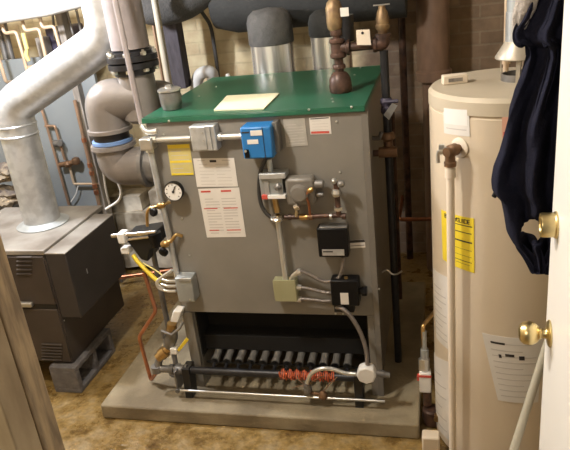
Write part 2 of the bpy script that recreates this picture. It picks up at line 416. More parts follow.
# round white junction plate + flex
wc = at(366,376.5,y=-.125)
f = MB(); f.lathe([(.030,0),(.033,-.003),(.036,-.006),(.036,-.035),(.034,-.038)], (wc.x,wc.y-.0,wc.z), (0,-1,0), 8)
f.bm.free()
f = MB(); f.lathe([(.036,0),(.038,.004),(.038,.04),(.034,.045),(0,.045)], (wc.x,wc.y+.045,wc.z), (0,-1,0), 8); rj = obj('round_junction_box', f, 'white_plate', boiler, bevel=0.002, label='round white junction box')
f = MB(); f.cyl((wc.x+.036,wc.y+.025,wc.z),(wc.x+.052,wc.y+.025,wc.z-.003),.013,seg=14); f.cyl((wc.x+.052,wc.y+.025,wc.z-.003),(wc.x+.066,wc.y+.025,wc.z-.005),.016,seg=14); f.cyl((wc.x+.066,wc.y+.025,wc.z-.005),(wc.x+.088,wc.y+.025,wc.z-.008),.012,seg=14); obj('connector', f, 'iron_grey', rj)
f = MB(); f.box((wc.x-.012,-.085,wc.z-.1),(wc.x+.018,-.06,wc.z-.03)); f.bm.free()
# flex from black relay down to round box
pts = [at(335,307,y=-.03),at(343,309,y=-.05),at(352,318,y=-.06),at(361,334,y=-.07),at(366,350,y=-.085),at(367.5,365,y=-.10)]
f = MB(); f.tube(smoothline(pts),.0085,12); obj('flexible_conduit', f, 'flex', boiler)
pts = [at(356,374,y=-.10),at(345,373,y=-.10),at(332,369,y=-.105),at(320,369,y=-.11),at(311,374,y=-.105),at(307,383,y=-.10)]
f = MB(); f.tube(smoothline(pts),.0085,12); obj('flexible_conduit', f, 'conduit', boiler)
pc = at(307,387,y=-.095)
f = MB(); f.cyl(pc+Vector((0,0,.014)),pc+Vector((0,0,-.004)),.014,seg=12); f.cyl(pc+Vector((0,0,-.004)),pc+Vector((0,0,-.02)),.018,seg=6); f.box(pc+Vector((-.015,0,-.045)),pc+Vector((.012,.03,-.02))); pv = obj('pilot_fitting', f, 'iron_grey', boiler)
f = MB(); p2 = at(323,395,y=-.09); f.lathe([(.010,-.02),(.018,-.012),(.02,0),(.014,.012),(.006,.02)], p2, (0,0,1), 12); f.cyl(pc+Vector((0,.005,-.028)),p2,.006,seg=8); obj('pilot_valve', f, 'bronze', pv)
# orange ignition wires wrapped on the manifold
pts=[]
xa=at(278,371,y=-.07).x; xb=at(334,374,y=-.07).x
for i in range(80):
    t=i/79; a=i*2.3
    pts.append((xa+(xb-xa)*t, man_y-.004+.021*math.cos(a), mz+.003+.021*math.sin(a)))
f = MB(); f.tube(smoothline(pts,3),.003,6); obj('ignition_wire', f, 'orange_wire', boiler)
for a,b,c_ in (((296,376),(300,381),(306,386)),((325,376),(316,379),(308,385)),((292,388),(299,386),(306,386)),((322,393),(330,384),(337,377))):
    f = MB(); f.tube(smoothline([at(*a,y=-.08),at(*b,y=-.10),at(*c_,y=-.10)],4),.002,6); obj('ignition_wire', f, 'copper_old', boiler)

# ------------------------------------------------ items on the front panel
def face_box(name, x0,y0,x1,y1, depth, material, parent=boiler, bevel=.003, back=0.0, label=None, tilt=0):
    a = at(x0,y0,y=-depth); b = at(x1,y1,y=-depth); c = at(x1,y0,y=-depth); d = at(x0,y1,y=-depth)
    X0 = (a.x+d.x)/2; X1 = (b.x+c.x)/2; Z0 = (b.z+d.z)/2; Z1 = (a.z+c.z)/2
    f = MB(); f.box((X0,-depth,Z0),(X1,-.0005-back,Z1), rot=Matrix.Rotation(math.radians(tilt),3,'Y') if tilt else None)
    return obj(name, f, material, parent, bevel=bevel, label=label), (X0,X1,Z0,Z1)

def sticker(corners, material, parent=boiler, label=None, lines=0, head=None, headcol='ink', y=-.002, margin=.12, band=None, cols=1):
    P = [at(px,py,y=y) for px,py in corners]  # tl,tr,br,bl
    f = MB(); f.prism(P, (0,.0012,0)); s = obj('sticker', f, material, parent, label=label)
    up = (P[0]-P[3]); rt = (P[1]-P[0])
    def pt(u,v): return P[0]*(1-u)*(1-v)+P[1]*u*(1-v)+P[2]*u*v+P[3]*(1-u)*v
    if lines:
        f = MB()
        for cI in range(cols):
            u0 = margin+cI*(1-2*margin+.06)/cols; u1 = u0+(1-2*margin-.06*(cols-1))/cols
            for k in range(lines):
                v = .2+.7*k/(lines-1) if lines > 1 else .5
                ue = u1 if (k*7+cI*3)%4 else u0+(u1-u0)*.6
                a,b,c_,d = pt(u0,v),pt(ue,v),pt(ue,v+.018),pt(u0,v+.018)
                f.prism([q+Vector((0,-.0004,0)) for q in (a,b,c_,d)],(0,.0005,0))
        obj('printing', f, 'ink_grey', s)
    if head:
        for (u0,u1,v0,v1,mt) in head:
            f = MB(); f.prism([pt(u0,v0)+Vector((0,-.0006,0)),pt(u1,v0)+Vector((0,-.0006,0)),pt(u1,v1)+Vector((0,-.0006,0)),pt(u0,v1)+Vector((0,-.0006,0))],(0,.0007,0)); obj('heading', f, mt, s)
    return s

sticker([(167,145),(189.5,144),(194,175),(171.5,175.5)], 'yellow_pale', label='pale yellow warning label', lines=6, head=[(0.02,.98,.0,.12,'yellow'),(0.02,.98,.93,.99,'yellow'),(0.02,.98,.52,.58,'yellow')])
sticker([(193,158.5),(234,158),(238,186.5),(197,187)], 'paper', lines=7, cols=2, head=[(.4,.56,.06,.14,'ink'),(.1,.28,.06,.09,'ink_grey'),(.7,.9,.06,.09,'ink_grey')], label='white instruction label, upper')
sticker([(198,189),(239,187.5),(246,237),(207,237.5)], 'paper', lines=13, cols=2, head=[(.06,.3,.04,.075,'red'),(.55,.8,.04,.075,'red'),(.06,.4,.39,.41,'red'),(.55,.9,.39,.41,'red'),(.1,.35,.84,.86,'red'),(.55,.9,.84,.86,'red')], label='white instruction label with red headings')
sticker([(283,119.5),(304.5,118),(308,145.5),(286.5,147)], 'paper_grey', lines=8, label='grey metal rating plate')
sticker([(309,118),(330,116.5),(331.5,134),(310.5,134.5)], 'paper', lines=5, head=[(.04,.9,.82,.95,'red'),(.06,.94,.04,.09,'ink')], label='white sticker with a red lower band')

# handy box left
jb,_ = face_box('junction_box', 190.5,126,216,151.5, .05, 'galv', label='grey steel junction box with a raised cover', bevel=.004)
q = at(196,127.5,y=-.053); q2=at(208,150,y=-.053)
f = MB(); f.box((q.x,-.0545,q2.z),(q2.x,-.0498,q.z)); obj('cover', f, 'galv', jb, bevel=.002)
q = at(208.5,127,y=-.053); q2=at(213,150,y=-.053)
f = MB(); f.box((q.x+.003,-.056,q2.z),(q2.x,-.0498,q.z)); obj('cover', f, 'galv', jb, bevel=.002)
for (px,py) in ((193.5,129.5),(195.5,148.5),(202,133),(203.5,141)):
    c = at(px,py,y=-.055); f = MB(); f.lathe([(.003,0),(.003,.002),(0,.003)], c, (0,-1,0), 8); obj('screw', f, 'steel', jb)
# conduits
za = at(160,139.5,y=-.022); zb = at(240,136,y=-.022); zc=(za.z+zb.z)/2
f = MB(); f.cyl((at(152,140,y=-.022).x,-.024,za.z),(at(191,138,y=-.022).x,-.024,zc),.0105,seg=16); obj('conduit', f, 'conduit', boiler)
f = MB(); f.cyl((at(215,137,y=-.022).x,-.024,zc),(at(243,136,y=-.022).x,-.024,zb.z),.0105,seg=16); f.cyl((at(216,137,y=-.022).x,-.024,zc),(at(222,137,y=-.022).x,-.024,zc),.0155,seg=12); obj('conduit', f, 'conduit', boiler)

# blue control box
bb,(bx0,bx1,bz0,bz1) = face_box('blue_control_box', 241.5,127,272,159, .085, 'blue', label='bright blue control housing', bevel=.006)
def on(u,v,o=.0865): return Vector((bx0+(bx1-bx0)*u,-o,bz1+(bz0-bz1)*v))
def boxface(parent,name,u0,v0,u1,v1,mt,o=.0868,bv=0):
    f = MB(); a=on(u0,v0,o); b=on(u1,v1,o); f.box((a.x,a.y,b.z),(b.x,a.y+.0015,a.z)); return obj(name,f,mt,parent,bevel=bv)
lab = boxface(bb,'label_plate',.34,.10,.72,.26,'paper'); boxface(bb,'label_plate',.2,.38,.56,.52,'paper')
boxface(bb,'label_plate',.04,.13,.30,.17,'ink'); boxface(bb,'seam',.73,.0,.745,.98,'iron')
boxface(bb,'latch',.07,.68,.22,.95,'black_plastic',.089)
c=on(.12,.72,.092); f=MB(); f.lathe([(.005,0),(.005,.003),(0,.004)],c,(0,-1,0),10); obj('screw',f,'steel',bb)
f=MB(); f.box((bx1-.004,-.05,bz0+.01),(bx1+.014,-.0006,bz1+.004)); obj('back_plate',f,'iron_grey',bb,bevel=.002)
# conduit from blue box down
f=MB(); f.cyl(at(269,159,y=-.03),at(271.5,178,y=-.03),.010,seg=12); obj('conduit',f,'galv_dull',boiler)
f=MB(); f.cyl(at(274.5,197,y=-.03),at(277.5,212,y=-.03),.011,seg=12); obj('conduit',f,'brass',boiler)
# flow switch bracket
sw,_ = face_box('switch_bracket', 260,176,283,198.5, .045, 'galv_dull', bevel=.003, label='open grey switch bracket', back=.03)
f=MB(); a=at(259,173.5,y=-.05); b=at(286,178,y=-.05); f.box((a.x,-.058,b.z),(b.x,-.001,a.z)); obj('flange',f,'galv',sw,bevel=.002)
f=MB(); a=at(268,195,y=-.05); b=at(286,198,y=-.05); f.box((a.x,-.058,b.z),(b.x,-.001,a.z)); obj('flange',f,'white_plate',sw,bevel=.001)
f=MB(); a=at(262,195,y=-.05); b=at(268,198.5,y=-.05); f.box((a.x,-.058,b.z),(b.x,-.02,a.z)); obj('red_tape',f,'red',sw)
f=MB(); f.lathe([(.014,0),(.014,.006),(.006,.012),(.006,.02),(0,.021)],at(278,187,y=-.0455),(0,-1,0),16); obj('dial',f,'iron_grey',sw)
f=MB(); a=at(264,181,y=-.046); b=at(270,195,y=-.046); f.box((a.x,-.05,b.z),(b.x,-.0455,a.z)); obj('window',f,'galv',sw)
# round union below
uc=at(277.5,217,y=-.035)
f=MB(); f.lathe([(.018,-.010),(.026,-.008),(.028,-.002),(.028,.003),(.02,.009)],uc,(0,-.25,1),20); obj('union_fitting',f,'chrome',boiler)
# vertical conduit to khaki box
f=MB(); f.cyl(at(278,222,y=-.03),at(285.5,281,y=-.03),.0095,seg=14); cd=obj('conduit',f,'conduit',boiler)
# black cable loop
f=MB(); f.tube(smoothline([at(266,157,y=-.035),at(260.5,172,y=-.03),at(259,190,y=-.028),at(261,204,y=-.03),at(266,213,y=-.032),at(272,218,y=-.033)]),.0075,10); obj('cable',f,'cable_black',boiler)
# gas valve (round-shouldered square casting)
c=at(301,190,y=-.03)
f=MB(); f.box((c.x-.052,-.055,c.z-.052),(c.x+.052,-.001,c.z+.052)); gv=obj('gas_valve',f,'jacket_trim',boiler,bevel=.012,label='brown-grey gas valve casting')
f=MB(); f.lathe([(.03,0),(.034,.01),(.026,.024),(0,.028)],(c.x+.0,-.0555,c.z),(0,-1,0),20); obj('cap',f,'jacket_trim',gv)
f=MB(); f.lathe([(.016,0),(.016,.03),(.011,.034)],(c.x+.052,-.03,c.z+.02),(1,0,0),14); f.cyl((c.x+.052,-.03,c.z-.02),(c.x+.08,-.03,c.z-.02),.009,seg=10); obj('port',f,'iron_grey',gv)
f=MB(); f.tube(smoothline([at(310,191,y=-.07),at(306,195,y=-.07),at(309,205,y=-.055),at(310,217,y=-.045)],6),.0045,8); obj('pilot_tube',f,'copper',boiler)
f=MB(); f.lathe([(.009,0),(.011,.006),(.007,.02)],at(308,191,y=-.07),(1,0,.4),10); obj('flare_nut',f,'brass',boiler)
# horizontal trim piping
l0=at(285,218.5,y=-.04); l1=at(345,215,y=-.04); lz=(l0.z+l1.z)/2
f=MB(); f.cyl((l0.x,-.04,lz),(l1.x,-.04,lz+.004),.0085,seg=12); tp=obj('trim_pipe',f,'iron_brown',boiler)
for px,r,w,mt in ((304,.0115,.03,'brass'),(311,.013,.014,'bronze'),(331,.012,.008,'steel'),(344,.012,.014,'iron_brown'),(290,.012,.012,'iron_brown')):
    x=at(px,217,y=-.04).x; f=MB(); f.cyl((x-w/2,-.04,lz),(x+w/2,-.04,lz),r,seg=10); obj('fitting',f,mt,tp)
c=at(297,207,y=-.055); f=MB(); f.lathe([(.006,-.014),(.014,-.008),(.014,.008),(.006,.014)],c,(1,0,.5),12); f.cyl(c,(c.x-.01,-.04,lz),.007,seg=8); obj('petcock',f,'chrome',tp)
# pressure control stack, right
vx=at(337.5,200,y=-.04).x
f=MB(); f.cyl((vx,-.04,lz),(vx,-.04,at(336,182,y=-.04).z),.010,seg=12); st=obj('riser_pipe',f,'iron_brown',boiler)
c=at(336,193,y=-.045); f=MB(); f.lathe([(.0,-.017),(.012,-.012),(.0165,0),(.012,.012),(0,.017)],c,(0,0,1),16); f.cyl(c,(c.x,-.0,c.z),.008,seg=10); obj('ball_fitting',f,'steel',st)
c=at(341,184,y=-.045); f=MB(); f.lathe([(.009,-.012),(.013,-.006),(.013,.006),(.009,.012)],c,(1,0,.2),12); obj('fitting',f,'iron_grey',st)
c=at(334,181,y=-.05); f=MB(); f.lathe([(.006,-.01),(.009,-.004),(.009,.006),(0,.012)],c,(0,-.3,1),12); obj('fitting',f,'steel',st)
f=MB(); z=at(338,208,y=-.04).z; f.cyl((vx,-.04,z-.008),(vx,-.04,z+.004),.016,seg=6); obj('fitting',f,'steel',st)
# black control
bk,(kx0,kx1,kz0,kz1)=face_box('black_control_box',317.5,228.5,348,257.5,.05,'black_plastic',bevel=.005,label='black control box with a silver strip label')
a=at(322,249.5,y=-.0515); b=at(344.5,255.5,y=-.0515); f=MB(); f.box((a.x,-.052,b.z),(b.x,-.0503,a.z)); lb=obj('label_strip',f,'galv',bk)
a=at(323,251.2,y=-.0525); b=at(333,252.4,y=-.0525); f=MB(); f.box((a.x,-.0525,b.z),(b.x,-.0519,a.z)); obj('printing',f,'ink',lb)
f=MB(); a=at(319,227,y=-.045); b=at(347,229,y=-.045); f.box((a.x,-.046,b.z-.002),(b.x,-.004,a.z)); obj('top_cover',f,'iron_grey',bk,bevel=.002)
# small label right
sticker([(349,240.5),(364.5,239.5),(365.5,247.5),(350,248.5)],'paper',head=[(0,1,0,.32,'ink'),(0.05,.95,.66,.72,'ink')],label='narrow label with a black top band')
# khaki junction
kb,_=face_box('khaki_junction_box',273.5,281.5,296.5,300.5,.045,'khaki',bevel=.003,label='khaki square junction box')
a=at(272.8,280,y=-.047); b=at(297,301.5,y=-.047); f=MB(); f.box((a.x,-.0485,b.z),(b.x,-.0452,a.z)); obj('cover_plate',f,'khaki',kb,bevel=.001)
# relay
rl,_=face_box('black_relay_box',331,281,358.5,306,.055,'black_plastic',bevel=.004,label='black relay box with a white sticker')
a=at(340,293,y=-.0565); b=at(349,304.5,y=-.0565); f=MB(); f.box((a.x,-.057,b.z),(b.x,-.0553,a.z)); obj('label_square',f,'paper',rl)
f=MB(); c=at(359,291,y=-.03); f.cyl(c,c+Vector((.012,0,0)),.014,seg=12); f.cyl(c+Vector((.012,0,0)),c+Vector((.03,0,0)),.019,seg=8); obj('knob',f,'black_plastic',rl)
f=MB(); a=at(333,303,y=-.05); b=at(354,314,y=-.05); f.box((a.x,-.04,b.z),(b.x,-.001,a.z+.01)); obj('foot_bracket',f,'black',rl,bevel=.002)
for px in (336,343.5):
    f=MB(); f.lathe([(.004,0),(.004,.003),(0,.004)],at(px,317.5,y=-.041)+Vector((0,0,.018)),(0,-1,0),8); obj('screw',f,'steel',rl)
f=MB(); f.cyl(at(341,281,y=-.03),at(342,285,y=-.03)-Vector((0,0,.0)),.013,seg=8); obj('connector',f,'steel',rl); f=MB(); f.cyl(at(346,277,y=-.035),at(346.5,283,y=-.035),.007,.009,seg=8); obj('connector',f,'brass',rl)
for pts in ([(295,274),(300,271),(310,275),(322,281),(333,281),(340,276),(342.5,266),(343,257)],[(296,287),(310,289),(322,292),(331,293)],[(296,299),(310,299.5),(322,301),(331,301)]):
    f=MB(); f.tube(smoothline([at(px,py,y=-.03) for px,py in pts],5),.007,10); obj('flexible_conduit',f,'flex',boiler)
f=MB(); a=at(291,281,y=-.028); b=at(293,276,y=-.028); c=at(299,271.5,y=-.03); f.tube(fillet([a,b,c],.01),.0105,10); f.cyl(at(298,272,y=-.03),at(301,271.5,y=-.03),.013,seg=8); obj('elbow_connector',f,'steel',boiler)
for py in (287,299):
    c=at(296,py,y=-.03); f=MB(); f.cyl(c,c+Vector((.02,0,-.002)),.0115,seg=8); obj('connector',f,'steel',boiler)
# lower-left box
jl,_=face_box('junction_box',176.5,278.5,193,302,.06,'galv_dull',bevel=.004,label='dull steel junction box at the lower left')
a=at(178,278,y=-.063); b=at(191.5,281,y=-.063); f=MB(); f.box((a.x,-.066,b.z),(b.x,-.0605,a.z)); obj('cover_lip',f,'galv',jl,bevel=.002)
c=at(190,299.5,y=-.0625); f=MB(); f.lathe([(.004,0),(.004,.002),(0,.003)],c,(0,-1,0),8); obj('screw',f,'steel',jl)
for pts in ([(176,281),(168,281),(160,279),(158,284),(164,289)],[(176,291),(168,291),(159,288),(157,282),(162,277),(172,270)],[(176,286),(168,286),(161,284)]):
    f=MB(); f.tube(smoothline([at(px,py,y=-.035) for px,py in pts],5),.0062,10); obj('flexible_conduit',f,'conduit',boiler)
# gauge
gc=at(173,192,y=-.045)
f=MB(); f.lathe([(.030,0),(.037,.004),(.038,.02),(.036,.026),(.035,.026),(.035,.022)],(gc.x,-.019,gc.z),(0,-1,0),28); f.cyl((gc.x,-.019,gc.z),(gc.x,0,gc.z),.009,seg=10); ga=obj('pressure_gauge',f,'black_plastic',boiler,label='round gauge with white dial and black rim')
f=MB(); f.lathe([(.0345,0),(.0345,.0015),(0,.0016)],(gc.x,-.041,gc.z),(0,-1,0),28); obj('dial',f,'white_plate',ga)
f=MB(); f.box((gc.x-.002,-.0455,gc.z-.002),(gc.x+.002,-.0435,gc.z+.024),rot=Matrix.Rotation(.5,3,'Y'),piv=(gc.x,-.044,gc.z)); f.lathe([(.005,0),(.005,.003),(0,.003)],(gc.x,-.043,gc.z),(0,-1,0),10); obj('needle',f,'ink',ga)
f=MB()
for k in range(9):
    a=math.radians(-135+k*33.75); r=.027; cx,cz=gc.x+r*math.sin(a),gc.z+r*math.cos(a)
    f.box((cx-.0012,-.0434,cz-.003),(cx+.0012,-.0427,cz+.003),rot=Matrix.Rotation(a,3,'Y'))
obj('tick_marks',f,'ink',ga)
# drain cocks at left edge
c=at(163,205,y=-.03)
f=MB(); f.tube(smoothline([at(170,202,y=-.01),at(163,205,y=-.03),at(155,207,y=-.035),at(149,209,y=-.035),at(147,215,y=-.035),at(147.5,226,y=-.035)],6),.0062,10); dc=obj('drain_cock',f,'brass',boiler,label='upper brass drain cock')
f=MB(); c=at(153.5,212,y=-.045); f.lathe([(.010,-.009),(.017,-.006),(.018,.004),(.013,.009)],c,(-.3,-1,.2),14); obj('handwheel',f,'black_plastic',dc)
f=MB(); c=at(161,205.5,y=-.03); f.lathe([(.008,-.018),(.013,-.01),(.013,.01),(.008,.018)],c,(1,0,.35),12); obj('valve_body',f,'brass',dc)
f=MB(); f.tube(smoothline([at(182,236,y=-.005),at(176,235,y=-.02),at(171,241,y=-.03),at(165,243,y=-.035)],6),.0075,10); dc=obj('drain_cock',f,'brass',boiler,label='lower brass drain cock')
f=MB(); c=at(163.5,252,y=-.045); f.lathe([(.012,-.010),(.019,-.006),(.019,.006),(.013,.010)],c,(-.2,-1,-.3),14); obj('handwheel',f,'black_plastic',dc)
f=MB(); c=at(165,244,y=-.035); f.lathe([(.010,-.016),(.016,-.008),(.016,.008),(.010,.016)],c,(1,0,.2),12); f.cyl(c,at(163.5,251,y=-.043),.006,seg=8); obj('valve_body',f,'brass',dc)
# conduit down the left edge (from the fitting at the top)
f=MB(); f.tube(smoothline([at(151,153,y=-.03),at(155,172,y=-.03),at(160,196,y=-.028),at(167,226,y=-.022),at(176,270,y=-.02),at(178,280,y=-.025)],6),.0115,14); obj('conduit',f,'galv',boiler,label='grey conduit down the left edge of the front')
# fittings cluster top-left corner
f=MB(); c=at(147,141,y=-.03); f.box((c.x-.02,-.06,c.z-.03),(c.x+.03,-.01,c.z+.015)); cl=obj('conduit_body',f,'steel',boiler,bevel=.006,label='shiny elbow fitting at the top left corner')
f=MB(); f.tube(fillet([at(142,126,y=-.02),at(147,133,y=-.035),at(157,131,y=-.03)],.02),.010,12); obj('connector',f,'conduit',cl); f=MB(); f.cyl(at(150,152,y=-.03),at(149,143,y=-.03),.016,.013,seg=8); obj('connector',f,'conduit',cl); f=MB(); f.cyl(at(151,139,y=-.03),at(156,139,y=-.026),.015,seg=8); obj('connector',f,'conduit',cl)

# ------------------------------------------------ things on the lid
c=at(172.5,109,z=H)
rv=thing('relief_fitting',c,'stubby grey capped valve standing on the left of the green lid','valve')
f=MB(); f.lathe([(.030,0),(.036,.003),(.037,.012),(.040,.016),(.041,.03),(.0415,.066),(.041,.068)],c+Vector((0,0,.0)),(0,0,1),24); obj('body',f,'iron_grey',rv)
f=MB(); f.lathe([(.041,0),(.045,.002),(.045,.008),(.036,.013),(.014,.014),(.014,.022),(.009,.024),(0,.024)],c+Vector((0,0,.0685)),(0,0,1),24); obj('cap',f,'steel',rv)
P=[at(214,111,z=H+.001),at(227,96.5,z=H+.001),at(279.5,94,z=H+.001),at(264,109.5,z=H+.001)]
f=MB(); f.prism(P,(0,0,.0045)); obj('folded_paper',f,'paper_cream',label='blank cream folded sheet lying on the green lid',cat='paper')
# vents
for (px,py,ptop,r,lab,dy) in ((274.5,77.5,46,.102,'left vent pipe with bright steel collar and dark wrapped upper part behind the lid',.09),(332.5,70,37,.094,'right vent pipe with bright steel collar behind the tall brown fitting',.09)):
    b=at(px,py,y=D-.085)
    cy=D+.112; cx=at(px,py-8,y=cy).x
    # vent centre stands just behind the boiler lid on the draft hood
    tz=at(px,ptop,y=cy-r).z
    v=thing('vent_pipe',(cx,cy,H-.06),lab,'vent pipe')
    f=MB(); f.lathe([(r,0),(r,tz-H+.06)],(cx,cy,H-.06),(0,0,1),48); obj('steel_collar',f,'collar',v)
    zz_=at(px,9,y=cy).z-tz
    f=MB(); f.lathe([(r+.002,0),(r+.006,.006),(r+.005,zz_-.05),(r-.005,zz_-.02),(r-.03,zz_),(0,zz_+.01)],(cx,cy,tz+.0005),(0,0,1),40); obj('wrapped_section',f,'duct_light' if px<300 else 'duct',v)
# draft hood behind boiler
dh=MB(); dh.prism([(0.10,D+.012,0.95),(0.10,D+.25,0.95),(0.10,D+.25,H-.061),(0.10,D+.012,H-.061)],(0.62,0,0))
dh.box((.12,D+.10,0.071),(.15,D+.13,.95)); dh.box((.67,D+.10,0.071),(.70,D+.13,.95))
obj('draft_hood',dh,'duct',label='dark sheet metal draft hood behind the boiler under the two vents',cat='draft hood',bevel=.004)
# main dark duct across the top
dy_=1.16; zl=at(230,20,y=dy_-.1)
a=at(203,4,y=dy_); b=at(420,-8,y=dy_)
mz2=at(240,24,y=1.06).z+.10
f=MB(); pts=[(-.06,dy_,mz2+.005),(0.05,dy_,mz2),(.9,dy_,mz2)]
f.tube(pts,[.125,.15,.15],40)
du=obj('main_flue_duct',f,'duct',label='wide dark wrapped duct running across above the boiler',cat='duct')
for hx_ in (.12,.62):
    f=MB(); f.box((hx_-.012,dy_-.002,mz2+.146),(hx_+.012,dy_+.002,2.449)); obj('hanger_strap',f,'galv_dull',du)

# brown relief assembly on lid
c=at(341,92,z=H); lid_y=c.y
rf=thing('relief_valve_stack',c,'tall brown iron fitting stack with side arm, right on the green lid','relief valve')
f=MB(); f.lathe([(.038,0),(.042,.006),(.043,.025),(.040,.05),(.030,.068),(.022,.075)],c,(0,0,1),24); obj('bell_reducer',f,'iron_brown',rf)
hz=at(340,48,y=c.y).z
f=MB(); f.cyl(c+Vector((0,0,.07)),(c.x,c.y,hz-.03),.0165,seg=16); f.lathe([(.021,0),(.024,.003),(.024,.014),(.021,.018)],c+Vector((0,0,.085)),(0,0,1),8); obj('nipple',f,'iron_brown',rf)
f=MB(); f.lathe([(.026,-.035),(.030,-.03),(.030,-.022),(.025,-.016),(.025,.016),(.030,.022),(.030,.03),(.026,.035)],(c.x,c.y,hz),(0,0,1),20); f.lathe([(.022,0),(.023,.03),(.028,.034),(.028,.044)],(c.x,c.y,hz),(1,0,0),18); obj('tee',f,'iron_brown',rf)
ax=at(385,75,y=c.y).x-.012
f=MB(); f.cyl((c.x+.04,c.y,hz),(ax-.01,c.y,hz+.002),.0165,seg=16); obj('side_arm',f,'iron_brown',rf)
f=MB(); f.tube(fillet([(ax-.018,c.y,hz+.002),(ax+.012,c.y,hz+.002),(ax+.012,c.y,hz+.035)],.02),.024,16); f.lathe([(.028,0),(.028,.012)],(ax-.024,c.y,hz+.002),(1,0,0),16); f.lathe([(.028,0),(.028,.012)],(ax+.012,c.y,hz+.026),(0,0,1),16); obj('elbow',f,'iron_brown',rf)
f=MB(); f.lathe([(.016,0),(.018,.01),(.024,.016),(.026,.03),(.022,.034),(.024,.05),(.018,.075),(.012,.085),(.012,.095),(0,.096)],(ax+.012,c.y,hz+.0385),(0,0,1),20); sv=obj('relief_valve',f,'dull_brass',rf)
f=MB(); f.box((ax-.018,c.y-.006,hz+.134),(ax+.04,c.y+.006,hz+.138)); obj('test_lever',f,'steel',sv)
tz=at(339,22,y=c.y).z
f=MB(); f.cyl((c.x,c.y,hz+.035),(c.x,c.y,tz-.02),.016,seg=14); f.lathe([(.022,0),(.025,.004),(.025,.02),(.021,.024)],(c.x,c.y,hz+.045),(0,0,1),8); obj('nipple',f,'iron_brown',rf)
f=MB(); f.lathe([(.02,-.03),(.027,-.02),(.03,0),(.03,.05),(.024,.07),(.014,.08),(0,.08)],(c.x-.004,c.y,tz),(0,0,1),20); obj('air_valve',f,'dull_brass',rf)
f=MB(); a=at(340,8,y=c.y-.034); b=at(349,16,y=c.y-.034); f.box((a.x,a.y,b.z),(b.x,a.y+.002,a.z)); f.bm.free()
f=MB(); f.box((a.x,c.y-.036,b.z),(b.x,c.y-.0335,a.z)); obj('label_plate',f,'paper',rf)
f=MB(); f.cyl((c.x+.02,c.y+.03,tz+.02),(c.x+.02,c.y+.03,hz+.02),.04,seg=20); obj('black_float_chamber',f,'iron',rf)
# hanging tag
P=[at(356,30,y=c.y-.03),at(369.5,29.5,y=c.y-.03),at(371,45,y=c.y-.03),at(357,45,y=c.y-.03)]
f=MB(); f.prism(P,(0,.002,0)); tg=thing('hanging_tag',((P[2]+P[3])/2),'beige card tag hanging over the brown side arm','tag')
obj('card',f,'orange_tag' if False else 'pvc',tg)
c2=at(362.5,33,y=c.y-.0312); f=MB(); f.lathe([(.005,0),(.005,.001),(0,.0011)],c2,(0,-1,0),12); obj('eyelet',f,'ink',tg)
f=MB(); f.tube([c2,c2+Vector((.0,.01,.012)),(c2.x,c.y+.0,hz+.03)],.0012,6); obj('string',f,'cable_black',tg)

# ------------------------------------------------ pipes right of boiler
vp=lid_y; 
rx=at(385,75,y=vp).x; 
rp=thing('drop_pipe',(rx,vp,.0),'dark vertical pipe with a blue handled valve and metal tag right of the boiler','pipe')
zt2=hz-.022; zb=at(395,318,y=vp).z
f=MB(); f.cyl((rx,vp,zt2),(rx,vp,pz+.001),.0155,seg=16); obj('pipe',f,'iron',rp)
c=at(386.5,103,y=vp); f=MB(); f.lathe([(.018,-.03),(.022,-.024),(.022,-.01),(.018,0),(.022,.01),(.022,.024),(.018,.03)],(rx,vp,c.z-.01),(0,0,1),16); f.tube([(rx-.012,vp-.018,c.z+.008),(rx+.045,vp-.022,c.z+.010)],.007,8); va=obj('valve_body',f,'purple',rp)
f=MB(); P=[at(383.5,115,y=vp-.035),at(392,103,y=vp-.035),at(397.5,105.5,y=vp-.035),at(389,120,y=vp-.035)]; f.prism(P,(0,.0015,0)); obj('metal_tag',f,'steel',rp)
c=at(391,143,y=vp); f=MB(); f.lathe([(.018,-.05),(.024,-.04),(.028,-.02),(.018,-.01),(.018,.01),(.028,.02),(.024,.04),(.018,.045)],(rx,vp,c.z),(0,0,1),16); f.cyl((rx-.035,vp-.02,c.z-.03),(rx+.035,vp-.02,c.z-.03),.02,seg=14); obj('check_valve',f,'bronze',rp)
zz=at(380,153,y=vp).z
f=MB(); f.cyl((W+.002,vp,zz),(rx-.03,vp,zz),.013,seg=12); obj('branch_pipe',f,'iron_brown',rp)
f=MB(); f.tube(fillet([(W+.002,vp,zz+.06),(W+.03,vp-.01,zz+.06),(W+.04,vp-.01,zz+.085)],.01),.009,10); obj('small_branch',f,'iron_grey',rp)
z3=at(390,273,y=vp).z
f=MB(); pts=[at(382,272,y=vp-.03),at(387,270,y=vp-.03),at(392,274,y=vp-.03),at(397,274,y=vp-.03),at(402,271,y=vp-.03)]; f.tube(smoothline(pts,4),.004,8); obj('wire_tie',f,'steel',rp)
# copper line right
a=at(399,219.5,y=1.1); b=at(470,218,y=1.1)
f=MB(); f.cyl((a.x,1.1,a.z),(b.x,1.1,a.z+.01),.0105,seg=14); f.bm.free()
f=MB(); f.tube(fillet([(a.x,1.45,a.z),(a.x,1.1,a.z),(1.75,1.1,a.z+.005),(1.75,1.1,.0)],.03),.0105,14); obj('copper_pipe',f,'copper',label='bright horizontal copper pipe in the dark between boiler and water heater',cat='pipe')
a=at(397,240,y=.75)
f=MB(); f.tube([(a.x,.80,0),(a.x,.80,1.05)],.011,12); obj('water_pipe',f,'iron_brown',label='thin rusty upright pipe in the dark right of the boiler',cat='pipe')
